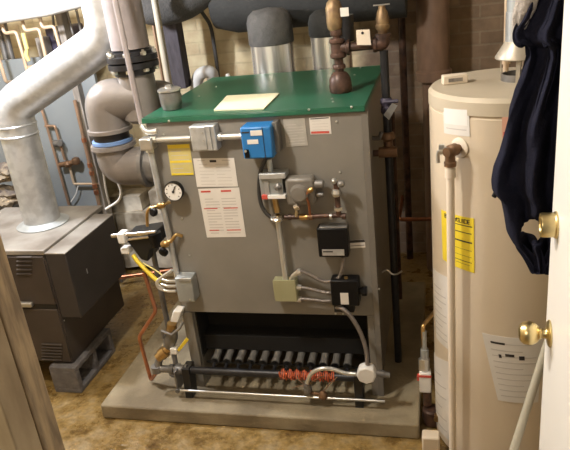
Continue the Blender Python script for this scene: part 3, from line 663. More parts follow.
# brown stack pipe
c=at(433,30,y=1.3); zb=at(436,80,y=1.3).z
f=MB(); f.lathe([(.079,0),(.092,.004),(.092,.05),(.082,.06),(.080,2.45-zb-.002)],(c.x,1.3,zb),(0,0,1),36)
f.lathe([(.06,-.002-zb),(.06,0)],(c.x,1.3,zb),(0,0,1),24)
obj('soil_stack',f,'stack',label='thick brown vertical stack pipe against the brick wall left of the water heater',cat='pipe')
# iron pipes on brick wall right (dark verticals)
for px,py,r,lab in ((403,60,.02,'dim iron pipe up the brick wall just left of the thick brown stack'),):
    c=at(px,py,y=1.42); f=MB(); f.cyl((c.x,1.42,.0),(c.x,1.42,2.44),r,seg=12); obj('iron_pipe',f,'iron_brown',label=lab,cat='pipe')

# ================================================================== LEFT HEADER PIPING
hy=.25
fl=at(133,61,y=hy); hx=fl.x
hp=thing('steam_header',(hx,hy,.9),'large grey flanged pipework with fat elbows feeding the left side of the boiler','pipework')
f=MB(); f.tube([(hx,hy,fl.z+.05),(hx,hy,2.44)],[.075,.073],36); obj('wrapped_riser',f,'lagging',hp)
f=MB(); f.lathe([(.07,.045),(.085,.04),(.085,.028),(.100,.024),(.100,.004),(.06,.004)],(hx,hy,fl.z),(0,0,1),40); fu=obj('flange',f,'iron',hp)
f=MB(); f.lathe([(.06,-.003),(.100,-.003),(.100,-.024),(.08,-.028),(.08,-.05),(.07,-.052)],(hx,hy,fl.z),(0,0,1),40); fd=obj('flange',f,'iron',hp)
for k in range(8):
    a=k*PI/4+.2; p=Vector((hx+.088*math.cos(a),hy+.088*math.sin(a),fl.z+.0245))
    f=MB(); f.hexnut(p,(0,0,1),.0125,.014); f.cyl(p-Vector((0,0,.001)),p+Vector((0,0,.022)),.006,seg=8); obj('bolt',f,'steel',fu); f=MB(); f.hexnut(p-Vector((0,0,.063)),(0,0,1),.0125,.014); obj('nut',f,'steel',fd)
# tee under the flange, branch left to elbow, branch right/back to second elbow
er=.084
tzc=fl.z-.165
f=MB(); f.tube([(hx,hy,fl.z-.05),(hx,hy,tzc-.06)],[.072,.078],32)
f.lathe([(.0,-.02),(.05,-.018),(.078,0)],(hx,hy,tzc-.06),(0,0,1),32); obj('tee_body',f,'header',hp)
ea=at(110,128,y=hy-.02)     # bottom of elbow A
top=at(112,90,y=hy-.02)
f=MB(); f.tube(fillet([(hx+.0,hy,tzc+.02),(ea.x+.003,hy-.02,tzc+.022),(ea.x,hy-.02,tzc-.06),(ea.x,hy-.02,ea.z+.005)],.09,10),[er*.93]*8+[er]*99 if False else er,32)
eA=obj('elbow',f,'header',hp,label='pale grey upper elbow')
f=MB(); f.lathe([(er,0),(er+.008,-.003),(er+.008,-.017),(er-.01,-.02)],(ea.x,hy-.02,ea.z+.006),(0,0,1),36); obj('ring',f,'header',hp)
f=MB(); f.lathe([(er-.01,0),(er-.01,-.03)],(ea.x,hy-.02,ea.z-.013),(0,0,1),32); obj('union_neck',f,'iron',hp)
f=MB(); f.lathe([(er-.006,0),(er,-.002),(er,-.014),(er-.006,-.016)],(ea.x,hy-.02,ea.z-.044),(0,0,1),36); obj('blue_gasket',f,'pale_blue',hp)
f=MB(); f.lathe([(er-.01,0),(er+.008,-.001),(er+.010,-.018),(er,-.022)],(ea.x,hy-.02,ea.z-.061),(0,0,1),36); obj('ring',f,'header',hp)
ez=at(128,166,y=hy-.02).z
f=MB(); f.tube(fillet([(ea.x,hy-.02,ea.z-.08),(ea.x,hy-.02,ez),(ea.x+.13,hy-.02,ez)],.085,10),er-.004,32); obj('elbow',f,'header',hp,label='darker lower elbow turning to the boiler')
f=MB(); f.lathe([(er-.004,0),(er+.008,.002),(er+.008,.018),(er-.01,.02)],(ea.x+.128,hy-.02,ez),(1,0,0),36); obj('ring',f,'iron_grey',hp)
f=MB(); f.lathe([(.072,.02),(.072,-.001-(ea.x+.128))],(ea.x+.128,hy-.02,ez),(1,0,0),32); obj('nipple',f,'iron_grey',hp)
# second elbow behind, to the right
f=MB(); f.tube(fillet([(hx,hy+.03,tzc+.01),(hx+.075,hy+.10,tzc+.01),(hx+.085,hy+.11,tzc-.17)],.07,8),.062,28); obj('elbow',f,'iron_grey',hp,label='dark rear elbow behind the lid corner')
# thin vertical pipe passing in front
f=MB(); a=at(115,0,y=.05); b=at(142,124,y=.0)
f.tube([a+(a-b)*1.2, a, b],.0105,12); vp_=obj('sensing_pipe',f,'lagging',label='thin mauve grey pipe slanting down to the boiler corner in front of the flanges',cat='pipe')
for t in (.12,.42,.62,.8):
    pass
# hoses below the elbows
f=MB(); f.tube(smoothline([at(103,170,y=.3),at(106,190,y=.36),at(110,206,y=.42)]),.005,8); obj('cable',f,'white_hose',label='thin straight white cable hanging left of the looped one under the elbow',cat='cable')
f=MB(); f.tube(smoothline([at(118,182,y=.3),at(121,192,y=.3),at(118,201,y=.3),at(106,209,y=.33)]),.006,8); obj('cable',f,'white_hose',label='looped white cable hanging under the lower elbow',cat='cable')
# black actuator
c=at(137,247,y=.08)
pm=thing('pump_motor',(c.x,.08,at(150,262,y=.08).z),'black tapered cast motor with a shiny top bar, between furnace and boiler','motor')
P=[at(123,237,y=.03),at(156,232,y=.03),at(157,247,y=.03),at(149,250,y=.03),at(148,262,y=.03),at(141,260,y=.03),at(132,248,y=.03)]
f=MB(); f.prism(P,(0,.12,0)); bd=obj('body',f,'black',pm,bevel=.006)
f=MB(); a=at(112,236,y=.02); b=at(156,232,y=.02); f.tube([a,b],.009,12); f.tube([a+Vector((.05,0,-.018)),b+Vector((-.01,0,-.018))],.006,12); obj('top_bar',f,'chrome',pm)
f=MB(); f.cyl(at(154,233,y=.03),at(158,246,y=.03),.028,.022,seg=18); obj('end_cap',f,'black_plastic',pm)
f=MB(); c=at(122,236,y=.015); f.box((c.x-.016,0.0,c.z-.03),(c.x+.016,.05,c.z+.016)); obj('connector',f,'white_plate',pm,bevel=.005); f=MB(); c=at(127,250,y=.03); f.box((c.x-.025,.02,c.z-.016),(c.x+.012,.06,c.z+.012)); obj('connector',f,'white_plate',pm,bevel=.005)
f=MB(); f.tube([at(152,246,y=.09),at(155,262,y=.09),(at(155,262,y=.09).x,.09,pz)],.012,10); f.cyl((at(155,262,y=.09).x,.09,pz),(at(155,262,y=.09).x,.09,pz+.012),.04,seg=16); obj('stand_pipe',f,'iron_grey',pm)
f=MB(); f.tube(smoothline([at(133,255,y=.02),at(138,262,y=.01),at(145,269,y=0),at(152,276,y=-.01),at(160,283,y=-.02)]),[.009]*33,12); hs=obj('sleeved_cable',f,'yellow_hose',label='yellow sleeved cable from the black motor to the lower left junction box',cat='cable')
f=MB(); f.tube(smoothline([at(143,263,y=-.012),at(150,267,y=-.015),at(158,272,y=-.02),at(164,277,y=-.03)]),.003,8); obj('thin_wire',f,'yellow_pale',label='thin pale yellow wire above the thick yellow sleeve',cat='cable')

# copper drip leg left of boiler
f=MB(); pts=[at(144,272,y=.03),at(149,288,y=.02),at(156,311,y=0),at(139,337,y=0),at(151,380,y=0),at(156,373,y=-.03)]
f.tube(fillet(pts,.018),.0085,12); cdp=obj('copper_drain_pipe',f,'copper',label='zigzag copper pipe left of the burner bay, down to the pad',cat='pipe')
for px,py in ((156,311),(139,337),(151,379)):
    pass
f=MB(); a=at(118,277.5,z=.06); b=at(173,270,z=.06); f.tube([a,b],.013,12); obj('copper_pipe',f,'copper',label='copper pipe lying across the floor behind the black motor',cat='pipe')
# gas valve assembly lower left
gy=-.05
g=thing('gas_cock_assembly',at(170,360,y=gy)-Vector((0,0,.1)),'gas cock and brass elbow with yellow lever beside the left boiler leg','gas valve')
e0=at(157,369,y=gy)
f=MB(); f.tube(fillet([(mL.x-.022,gy,mz),(e0.x,gy,mz),at(160,357,y=gy+.01),at(164,351,y=gy+.03)],.03),.0165,14); f.lathe([(.022,0),(.024,.004),(.024,.018)],(mL.x-.05,gy,mz),(1,0,0),16); f.lathe([(.024,-.014),(.024,.014)],(e0.x,gy,mz),(0,0,1),16); obj('elbow',f,'iron_grey',g)
a=at(158,358,y=gy); b=at(169,348,y=gy+.02); f=MB(); f.tube([a,a+(b-a)*.25,a+(b-a)*.3,a+(b-a)*.7,a+(b-a)*.75,b],[.021,.021,.026,.026,.019,.019],16); obj('union',f,'brass',g)
a=at(169,347,y=gy+.02); b=at(173,327,y=gy+.02); f=MB(); f.tube([a,a+(b-a)*.3,a+(b-a)*.5,a+(b-a)*.7,b],[.02,.028,.03,.026,.018],16); f.tube([at(163,338,y=gy),at(162,331,y=gy),at(172,335,y=gy-.02),at(180,328,y=gy-.01),at(183,322,y=gy)],.006,8); obj('valve_body',f,'iron_grey',g)
P=[at(170,322,y=gy),at(173,311,y=gy),at(181,312,y=gy),at(178,323,y=gy)]; f=MB(); f.prism(P,(0,.05,0)); obj('actuator',f,'white_plate',g,bevel=.004)
f=MB(); c=at(173,326,y=gy+.02); f.cyl(at(172,323,y=gy+.02),at(171,333,y=gy+.02),.02,.024,seg=14); obj('neck',f,'brass',g)
P=[at(177,350,y=gy-.02),at(186,338,y=gy-.02),at(188.5,340.5,y=gy-.02),at(179,352,y=gy-.02)]; f=MB(); f.prism(P,(0,.008,0)); obj('lever',f,'yellow_hose',g,bevel=.002)
f=MB(); c=at(175,351,y=gy); f.box((c.x-.018,gy-.01,c.z-.012),(c.x+.012,gy+.02,c.z+.016)); obj('tag',f,'white_plate',g,bevel=.003)

# ================================================================== FURNACE (left)
fx1,fy0,fy1,fz0,fz1=-.603,.032,.56,.141,.715; fx0=-1.16
fu=thing('old_furnace',((fx0+fx1)/2,(fy0+fy1)/2,fz0),'dark brown sheet metal furnace on concrete blocks, far left','furnace')
f=MB(); f.box((fx0,fy0,fz0),(fx1,fy1,fz1-.022)); cab=obj('cabinet',f,'furnace',fu,bevel=.004)
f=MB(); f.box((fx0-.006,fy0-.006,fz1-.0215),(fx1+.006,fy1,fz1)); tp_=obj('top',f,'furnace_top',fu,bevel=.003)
f=MB(); f.box((fx1+.0065,fy0-.005,.385),(fx1+.105,.47,fz1-.018)); sb=obj('side_box',f,'furnace_dark',fu,bevel=.004)
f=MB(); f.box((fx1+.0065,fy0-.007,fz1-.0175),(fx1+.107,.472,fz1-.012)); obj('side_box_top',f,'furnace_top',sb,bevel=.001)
# front doors
dz=at(50,306,y=fy0).z
f=MB(); f.box((fx0+.01,fy0-.010,dz+.012),(fx1-.004,fy0-.0005,fz1-.028)); ud=obj('upper_door',f,'furnace',fu,bevel=.003)
f=MB(); f.box((fx0+.01,fy0-.012,fz0+.01),(fx1-.004,fy0-.0005,dz-.012)); ld=obj('lower_door',f,'furnace',fu,bevel=.003)
def louvre(px0,py0,px1,n,step,parent):
    for k in range(n):
        a=at(px0,py0+k*step,y=fy0-.012); b=at(px1,py0+k*step,y=fy0-.012)
        f=MB(); f.prism([(a.x,fy0-.013,a.z),(a.x,fy0-.020,a.z-.004),(a.x,fy0-.0105,a.z-.006)],(b.x-a.x,0,0)); obj('louvre',f,'furnace',parent)
louvre(17,256,32,5,4.2,ud); louvre(42,343,62,6,3.0,ld)
a=at(17,302,y=fy0-.02); b=at(33,307,y=fy0-.02)
f=MB(); f.box((fx0+.2,fy0-.008,dz-.011),(fx1-.004,fy0-.0005,dz+.011)); sp=obj('seam_strip',f,'black',fu)
f=MB(); f.box((a.x,fy0-.03,b.z),(b.x,fy0-.0085,a.z),); obj('latch',f,'steel',sp,bevel=.006)
for (px,py) in ((64,320.5),(68,287)):
    c=at(px,py,x=fx1+.001); f=MB(); f.lathe([(.004,0),(.004,.002),(0,.003)],c,(1,0,0),8); obj('screw',f,'steel',cab)
c=at(87,271,x=fx1+.106); f=MB(); f.box((c.x,c.y-.003,c.z-.012),(c.x+.001,c.y+.003,c.z+.012)); obj('scuff_label',f,'galv',sb)
# blocks
def block(x0,y0,x1,y1,z1,lab):
    t=MB(); z0=0.001
    L=y1-y0; w=.022
    # shell with two cores running left-right
    t.box((x0,y0,z0),(x1,y1,z0+w)); t.box((x0,y0,z1-w),(x1,y1,z1))
    t.box((x0,y0,z0+w),(x1,y0+w*1.3,z1-w)); t.box((x0,y1-w*1.3,z0+w),(x1,y1,z1-w)); t.box((x0,(y0+y1)/2-w*.6,z0+w),(x1,(y0+y1)/2+w*.6,z1-w))
    return obj('concrete_block',t,'cinder',bevel=.003,label=lab,cat='concrete block')
block(-.712,-.01,-.575,.335,.139,'grey hollow concrete block under the near right corner of the furnace')
block(-1.15,-.01,-1.013,.335,.139,'grey hollow concrete block under the far left side of the furnace')
block(-.9,.40,-.76,.555,.139,'short grey block under the back of the furnace')
# flue
flx,fly=-.793,.335
fp=thing('flue_pipe',(flx,fly,fz1),'galvanised flue pipe rising from the furnace and slanting up right','flue pipe')
f=MB(); f.lathe([(.12,.0005),(.122,.004),(.10,.012),(.088,.02)],(flx,fly,fz1),(0,0,1),36); obj('collar',f,'galv_dull',fp)
e1=Vector((flx,fly,1.277)); e2=Vector((-.265,fly+.02,1.53)); e3=Vector((-.265,fly+.02,2.44))
zjoint=at(28,135,y=fly).z
f=MB(); f.tube([(flx,fly,fz1+.012),(flx,fly,zjoint)],.083,40); obj('lower_section',f,'galv',fp)
f=MB(); f.lathe([(.084,0),(.0875,.003),(.0875,.008),(.084,.011)],(flx,fly,zjoint),(0,0,1),40); f.lathe([(.084,0),(.087,.003),(.087,.008),(.084,.011)],(flx,fly,zjoint+.045),(0,0,1),40); obj('seam_rings',f,'galv',fp)
f=MB(); f.tube(fillet([(flx,fly,zjoint+.005),e1,e1+(e2-e1)*.3],.10,4),.084,40); obj('elbow',f,'galv',fp)
f=MB(); f.tube(fillet([e1+(e2-e1)*.29,e2,e3],.08,6),.0835,40); obj('upper_section',f,'galv',fp)

# ================================================================== BACK LEFT: partition, post, panel pipes
py_=1.1
pc1=at(92,150,y=py_)
f=MB(); f.box((-1.9,py_,.0),(pc1.x-.02,py_+.03,at(30,58,y=py_).z)); f.box((pc1.x+.021,py_+.012,0.75),(pc1.x+.11,py_+.04,at(90,68,y=py_).z))
obj('partition_board',f,'panel',label='pale blue grey board partition behind the furnace and its flue',cat='partition',bevel=.003)
f=MB(); f.box((pc1.x-.0195,py_-.03,.0),(pc1.x+.0195,py_+.035,at(78,60,y=py_).z+.5)); obj('timber_post',f,'post',label='weathered narrow timber post at the edge of the blue grey partition',cat='post',bevel=.003)
# copper riser by the post
p0=at(84,140,y=py_-.06); p1=at(103,209,y=py_-.06)
cr=thing('copper_riser',(p0.x,p0.y,p1.z),'copper riser with soldered fittings in front of the timber post','pipe')
f=MB(); f.tube([(p0.x,py_-.06,.0),(p0.x,py_-.06,at(76,100,y=py_-.06).z)],.0105,12); obj('pipe',f,'copper_old',cr)
for py in (140,165,173,186,192):
    z=at(84+(py-140)*.27,py,y=py_-.06).z; f=MB(); f.cyl((p0.x,py_-.06,z-.012),(p0.x,py_-.06,z+.012),.0145,seg=12); obj('fitting',f,'copper',cr)
# loop piping on the board
ly=py_-.03
def L(px,py,o=0): return at(px,py,y=ly-o)
lp=thing('valve_loop',L(69,204),'old copper pipe loop with round brass valves mounted on the blue grey partition','pipework')
f=MB(); f.tube(fillet([L(40,105),L(44,116),L(69,205)],.01),.008,10); obj('pipe',f,'copper_old',lp)
f=MB(); f.tube(fillet([L(45,126),L(55,126),L(65,160)],.01),.008,10); obj('pipe',f,'copper_old',lp)
f=MB(); f.tube(fillet([L(70,168),L(74,184),L(99,184)],.01),.0075,10); obj('pipe',f,'copper_pale',lp)
f=MB(); f.lathe([(.012,-.03),(.02,-.02),(.02,.02),(.012,.03)],L(58,143,.0),(1,0,.1),14); f.lathe([(.018,0),(.018,.008),(0,.01)],L(60,143,.02),(0,-1,0),14); obj('valve',f,'iron_grey',lp)
f=MB(); c=L(68,164,.01); f.lathe([(.0,-.022),(.018,-.016),(.024,0),(.018,.016),(0,.022)],c,(0,0,1),16); f.lathe([(.0,-.026),(.02,-.018),(.026,0),(.02,.018),(0,.026)],L(76,161,.01),(0,0,1),16); f.cyl(L(60,165,.01),L(76,162,.01),.016,seg=12); obj('brass_valve',f,'bronze',lp)
f=MB(); f.tube(smoothline([L(78,186),L(76,194),L(71,202)]),.004,8); obj('wire',f,'white_hose',lp)
# pipes upper left
uy=.95
def U(px,py,o=0): return at(px,py,y=uy-o)
def cpipe(pts,r,mt,lab): 
    q=[U(*p) for p in pts]; e=q[-1]; q.append(Vector((e.x,1.0995,e.z-.03)))
    f=MB(); f.tube(fillet(q,.02),r,12); return obj('copper_pipe',f,mt,label=lab,cat='pipe')
cpipe([(-6,-8),(-2,12),(4.5,33.5),(16,31.5),(23,55),(31,84)],.0095,'copper_pale','pale copper pipe with a step, farthest left at the top')
cpipe([(15,-10),(17,0),(25,31),(39,28.5),(48,66)],.0095,'copper_pale','pale copper pipe stepping right, second from the left at the top')
cpipe([(32,-12),(35,0),(42.5,28),(54,26),(63,58)],.0095,'copper_pale','pale copper pipe stepping right, third from the left at the top')
cpipe([(-6,42),(0,62),(6,82)],.0095,'copper_pale','short pale copper pipe at the left edge above the flue')
f=MB(); f.tube([U(23,33,.02),U(27,49,.02)],.012,10); f.tube([U(27,49,.02),U(26,55,.02),U(29,61,.02)],[.009,.014,.010],10); obj('yellow_valve',f,'yellow_pale',label='small yellow valve between the pale copper pipes at top left',cat='valve')
f=MB(); f.tube([U(29,68,.0),U(42,65,.0)],.011,10); obj('pipe_stub',f,'copper_pale',label='short crosswise pale stub joining the copper pipes above the flue',cat='pipe')
f=MB(); f.tube([at(-60,24,y=.88),at(-10,14,y=.88),at(45,5,y=.88),at(110,-12,y=.88)],.055,24); obj('lagged_pipe',f,'pipe_white',label='thick white lagged pipe running across the top left corner',cat='pipe')
# storage shelf clutter behind: dark box and grey slats
f=MB(); f.box((-2.1,1.15,1.28),(-.92,1.45,1.30)); obj('shelf',f,'post',label='rough wooden shelf high behind the pale copper pipes',cat='shelf')
a=at(50,20,y=1.28); b=at(77,45,y=1.28)
f=MB(); f.box((a.x,1.2,1.301),(b.x,1.4,1.301+.24)); obj('dark_crate',f,'purple',label='dark purple crate on the high shelf behind the copper pipes',cat='crate',bevel=.01)
for k,(px) in enumerate((-2,6,12)):
    a=at(px,60,y=1.2); f=MB(); f.cyl((a.x,1.2,1.301),(a.x+.01,1.2,1.62),.017,seg=10); obj('grey_rod',f,'iron_grey',label='upright grey rod stored on the high shelf at the far left',cat='rod',group='grey rods on the high shelf')
for k,(p,q) in enumerate((((52,8),(55,40)),((61,6),(58,32)),((66,8),(74,38)),((75,4),(82,36)))):
    f=MB(); f.tube([at(*p,y=1.12),at(*q,y=1.12)],.007,8); obj('hanging_rod',f,'iron_grey',label='thin grey rod hanging in front of the dark purple crate',cat='rod',group='thin rods before the crate')
a=at(58,60,y=1.25)
f=MB(); f.box((a.x-.03,1.12,1.301),(a.x+.02,1.19,1.5)); obj('timber_block',f,'post',label='upright timber offcut on the shelf left of the dark crate',cat='wood',bevel=.004)

# cream vertical pipe & joist behind the boiler lid
c=at(158,20,y=.86)
f=MB(); f.cyl((c.x,.86,.0715),(c.x,.86,2.44),.0165,seg=16); lc=obj('cream_pipe',f,'lally',label='cream painted vertical pipe behind the grey capped valve',cat='pipe')
f=MB(); f.lathe([(.018,0),(.02,.002),(.02,.01),(.018,.012)],(c.x,.95,at(163,37,y=.95).z),(0,0,1),16); clp=obj('clamp',f,'iron',lc) if False else f.bm.free()
a=at(160,70,y=.97); f=MB(); f.cyl((a.x,.985,.0715),(a.x,.985,2.44),.008,seg=10); obj('copper_pipe',f,'copper_old',label='thin dull copper pipe beside the cream vertical pipe',cat='pipe')
a=at(181,88,y=1.2); f=MB()
f.box((a.x-.045,1.17,a.z),(a.x+.045,1.26,2.445)); obj('hanging_timber',f,'beam',label='dark timber upright hanging from the ceiling left of the cream brickwork',cat='timber',bevel=.005)
# big grey elbow duct top centre-left
f=MB(); P=[at(138,14,y=1.0),at(160,20,y=1.02),at(186,10,y=1.04)]
f.tube(smoothline([at(135,4,y=.98),at(160,8,y=1.0),at(184,2,y=1.04),at(206,-14,y=1.08)],5),[.085]*16,28); obj('grey_duct',f,'duct_light',label='grey wrapped duct elbow between the flanged riser and the dark timber',cat='duct')
# thin cable
f=MB(); f.tube(smoothline([at(192,-22,y=1.36),at(200,8,y=1.36),at(210,25,y=1.37),at(214,45,y=1.38),at(217,66,y=1.4),at(219,84,y=1.42)]),.011,8); obj('cable',f,'duct_light',label='grey cable curving down the cream bricks left of the vents',cat='cable')
# pale elbow pipe behind lid
f=MB(); g0=at(195,100,y=1.25); f.tube(fillet([(g0.x,g0.y,.001),g0,at(198,74,y=1.25),at(212,70,y=1.25),at(214,90,y=1.32)],.06),.034,16); obj('white_elbow',f,'white_hose',label='pale plastic pipe bend peeking up behind the green lid',cat='pipe')
f=MB(); f.lathe([(.0,-.015),(.012,-.01),(.014,0),(.01,.012),(0,.014)],at(228,76,y=1.3),(0,0,1),12); f.tube([at(228,77,y=1.3),(at(229,110,y=1.3).x,1.3,.001)],.008,8); obj('small_valve',f,'white_plate',label='tiny white valve behind the green lid left of the vents',cat='valve')

# whitewashed ledges and rubble behind
def slab(px0,py0,px1,py1,y0,y1,lab,seed):
    a=at(px0,py0,y=y0); b=at(px1,py1,y=y0)
    bm=bmesh.new(); bmesh.ops.create_cube(bm,size=1.0)
    bmesh.ops.subdivide_edges(bm,edges=bm.edges,cuts=7,use_grid_fill=True)
    sx,sy,sz=abs(b.x-a.x),y1-y0,abs(a.z-b.z); cx,cy,cz=(a.x+b.x)/2,(y0+y1)/2,(a.z+b.z)/2
    for v in bm.verts:
        n=noise.noise_vector(Vector((v.co.x*sx*6+seed,v.co.y*sy*6,v.co.z*sz*6)))*.014
        v.co=Vector((cx+v.co.x*sx*.97,cy+v.co.y*sy*.97,cz+v.co.z*sz*.95))+n
    m=MB(); m.bm.free(); m.bm=bm
    return obj('foundation_stone',m,'whitewash',bevel=0,label=lab,cat='stone')
slab(112,238,185,268,1.22,1.45,'whitewashed foundation stone at floor level behind the black motor',1)
slab(112,214,185,234,1.27,1.46,'long whitewashed foundation stone, middle course, left of the boiler',5)
slab(108,197,143,211,1.31,1.47,'rough whitewashed stone, upper course, left piece behind the looped cable',9)
slab(148,192,190,210,1.33,1.47,'rough whitewashed stone, upper course, behind the boiler corner',12)
# rags at far left behind flue
for i,(px,py,s,lab) in enumerate(((4,172,.075,'crumpled tan rag heap, topmost, left of the flue'),(6,196,.08,'crumpled brown rag heap low on the left behind the flue'))):
    bm=bmesh.new(); bmesh.ops.create_icosphere(bm,subdivisions=4,radius=1)
    c=at(px,py,y=.75)
    for v in bm.verts:
        n=noise.fractal(v.co*2.2+Vector((i*5,0,0)),1.0,2.0,4)
        v.co=c+Vector((v.co.x*s*1.5,v.co.y*s,v.co.z*s*.65))*(1+.35*n)
    m=MB(); m.bm.free(); m.bm=bm; obj('rag_heap',m,'rag',label=lab,cat='rags')
a=at(5,205,y=.75); f=MB(); f.box((-1.75,.62,0),(-1.17,.95,a.z-.02)); obj('workbench',f,'post',label='low wooden bench holding the rags behind the furnace',cat='bench',bevel=.004)

# ================================================================== WATER HEATER (right)
hcx,hcy,hr=1.272,-.055,.25; hzt=1.325
wh=thing('water_heater',(hcx,hcy,0.0),'tall cream cylindrical water heater with labels, at right','water heater')
f=MB(); f.lathe([(hr-.004,.004),(hr,.008),(hr,hzt-.06),(hr-.003,hzt-.058),(hr-.003,hzt-.052),(hr+.001,hzt-.05)],(hcx,hcy,0),(0,0,1),96); obj('tank',f,'heater',wh)
f=MB(); f.lathe([(hr+.002,hzt-.0495),(hr+.002,hzt-.012),(hr-.008,hzt),(hr-.05,hzt+.001),(0,hzt+.004)],(hcx,hcy,0),(0,0,1),96); obj('top_cap',f,'heater_top',wh)
f=MB(); f.lathe([(hr-.02,0.0),(hr-.02,.0035)],(hcx,hcy,0),(0,0,1),64); obj('base',f,'iron_grey',wh)

def cyl_hit(px,py,R):
    r = CM @ Vector(((px-285)/F, (225-py)/F, -1.0))
    ox,oy = CAM_LOC.x-hcx, CAM_LOC.y-hcy
    A=r.x**2+r.y**2; B=2*(ox*r.x+oy*r.y); Cc=ox*ox+oy*oy-R*R
    disc=B*B-4*A*Cc
    if disc<0: disc=0
    t=(-B-math.sqrt(disc))/(2*A); p=CAM_LOC+r*t
    return math.atan2(p.y-hcy,p.x-hcx), p.z
def cpatch(tl,tr,br,bl,R,n=12,m=8,th=.0012):
    """curved label on the tank, corners as (angle, height)"""
    mbx=MB(); gi=[];go=[]
    for j in range(m+1):
        v=j/m; ri=[];ro=[]
        for i in range(n+1):
            u=i/n
            a=(tl[0]*(1-u)+tr[0]*u)*(1-v)+(bl[0]*(1-u)+br[0]*u)*v
            z=(tl[1]*(1-u)+tr[1]*u)*(1-v)+(bl[1]*(1-u)+br[1]*u)*v
            ri.append(mbx.bm.verts.new((hcx+(R)*math.cos(a),hcy+(R)*math.sin(a),z)))
            ro.append(mbx.bm.verts.new((hcx+(R+th)*math.cos(a),hcy+(R+th)*math.sin(a),z)))
        gi.append(ri);go.append(ro)
    for j in range(m):
        for i in range(n):
            mbx.bm.faces.new([go[j][i],go[j][i+1],go[j+1][i+1],go[j+1][i]]); mbx.bm.faces.new([gi[j][i],gi[j+1][i],gi[j+1][i+1],gi[j][i+1]])
    for i in range(n):
        mbx.bm.faces.new([gi[0][i],gi[0][i+1],go[0][i+1],go[0][i]]); mbx.bm.faces.new([gi[m][i],go[m][i],go[m][i+1],gi[m][i+1]])
    for j in range(m):
        mbx.bm.faces.new([gi[j][0],go[j][0],go[j+1][0],gi[j+1][0]]); mbx.bm.faces.new([gi[j][n],gi[j+1][n],go[j+1][n],go[j][n]])
    return mbx
def clabel(c4,mt,lab=None,lines=0,heads=(),R=hr+.0005):
    C4=[cyl_hit(px,py,R) for px,py in c4]
    o_=obj('sticker',cpatch(*C4,R),mt,wh,label=lab)
    def q(u,v):
        tl,tr,br,bl=C4
        return tuple((tl[k]*(1-u)+tr[k]*u)*(1-v)+(bl[k]*(1-u)+br[k]*u)*v for k in (0,1))
    for k in range(lines):
        v=.2+.7*k/max(1,lines-1); ue=.9 if k%3 else .65
        obj('printing',cpatch(q(.1,v),q(ue,v),q(ue,v+.015),q(.1,v+.015),R+.0013,n=8,m=1,th=.0004),'ink_grey',o_)
    for (u0,v0,u1,v1,mt2) in heads:
        obj('heading',cpatch(q(u0,v0),q(u1,v0),q(u1,v1),q(u0,v1),R+.0013,n=8,m=1,th=.0005),mt2,o_)
    return o_,C4
clabel([(443,106),(469,108),(470,136.5),(444.5,133)],'paper','white square label near the top',heads=((.06,.06,.94,.62,'white_plate'),(.12,.76,.9,.8,'ink_grey')))
clabel([(502,113),(516,112),(516,137),(502,138)],'orange_tag','pale orange label with a red spot',lines=0,heads=((.1,.75,.45,.95,'red'),))
eg,EC=clabel([(441.5,209.5),(474,218.5),(474.5,273),(443,259)],'yellow','yellow energy label with a black heading',lines=0,heads=((.4,.15,.96,.165,'ink'),(.3,.44,.95,.465,'ink'),(.42,.28,.94,.295,'ink'),(.42,.6,.94,.605,'ink'),(.45,.72,.94,.725,'ink'),(.35,.82,.94,.83,'ink'),(.5,.88,.9,.885,'ink')))
# ENERGYGUIDE heading wrapped on the curve
s_='ENERGYGUIDE'
def eq(u,v):
    tl,tr,br,bl=EC; return tuple((tl[k]*(1-u)+tr[k]*u)*(1-v)+(bl[k]*(1-u)+br[k]*u)*v for k in (0,1))
for i,ch in enumerate(s_):
    u=.13+.77*(i+.5)/len(s_); a,z=eq(u,.085)
    a2,z2=eq(u+.01,.085); Rr=hr+.0022
    rt=Vector((math.cos(a2)*Rr-math.cos(a)*Rr,math.sin(a2)*Rr-math.sin(a)*Rr,z2-z))
    nn=Vector((math.cos(a),math.sin(a),0)); rt=rt.normalized(); up=nn.cross(rt)
    text_mesh(ch,.021,wallface((hcx+Rr*math.cos(a),hcy+Rr*math.sin(a),z),rt,up),'ink','letter',eg,.0003)
clabel([(433.5,268),(447.5,277),(449.5,350),(436.5,337)],'paper','tall white instruction label behind the drain tube',lines=9)
clabel([(434,352),(449,362),(449,440),(437,425)],'paper','white label low on the left of the tank',lines=6)
# paper notice low
pn,PC=clabel([(482,332.5),(543,337),(538,402),(498,400)],'paper','taped paper notice with a bold rule',lines=9,R=hr+.001,heads=((.12,.09,.36,.12,'ink'),(.36,.1,.8,.11,'ink_grey'),(.22,.27,.27,.32,'ink'),(.34,.25,.5,.29,'ink'),(.58,.27,.68,.33,'ink')))
# drafthood
dt=at(512,78,z=hzt+.004)
dcx,dcy=hcx+.018,hcy
hz0=hzt+.004
for k in range(4):
    a=k*PI/2+PI*.28+.55; f=MB(); x,y=dcx+.052*math.cos(a),dcy+.052*math.sin(a)
    f.box((x-.006,y-.002,hz0-.004),(x+.006,y+.002,hz0+.075),rot=Matrix.Rotation(a+PI/2,3,'Z')); obj('hood_leg',f,'hood',wh)
f=MB(); f.lathe([(.050,hz0-.003),(.050,hz0+.02),(.045,hz0+.02),(.045,hz0-.003)],(dcx,dcy,0),(0,0,1),32); obj('flue_collar',f,'iron_grey',wh)
f=MB(); f.lathe([(.068,.066),(.070,.068),(.070,.072),(.040,.118),(.038,.118),(.066,.068)],(dcx,dcy,hz0),(0,0,1),40); obj('draft_hood',f,'hood',wh)
f=MB(); f.lathe([(.041,.112),(.041,.20)],(dcx,dcy,hz0),(0,0,1),32); vv=obj('vent_collar',f,'galv',wh)
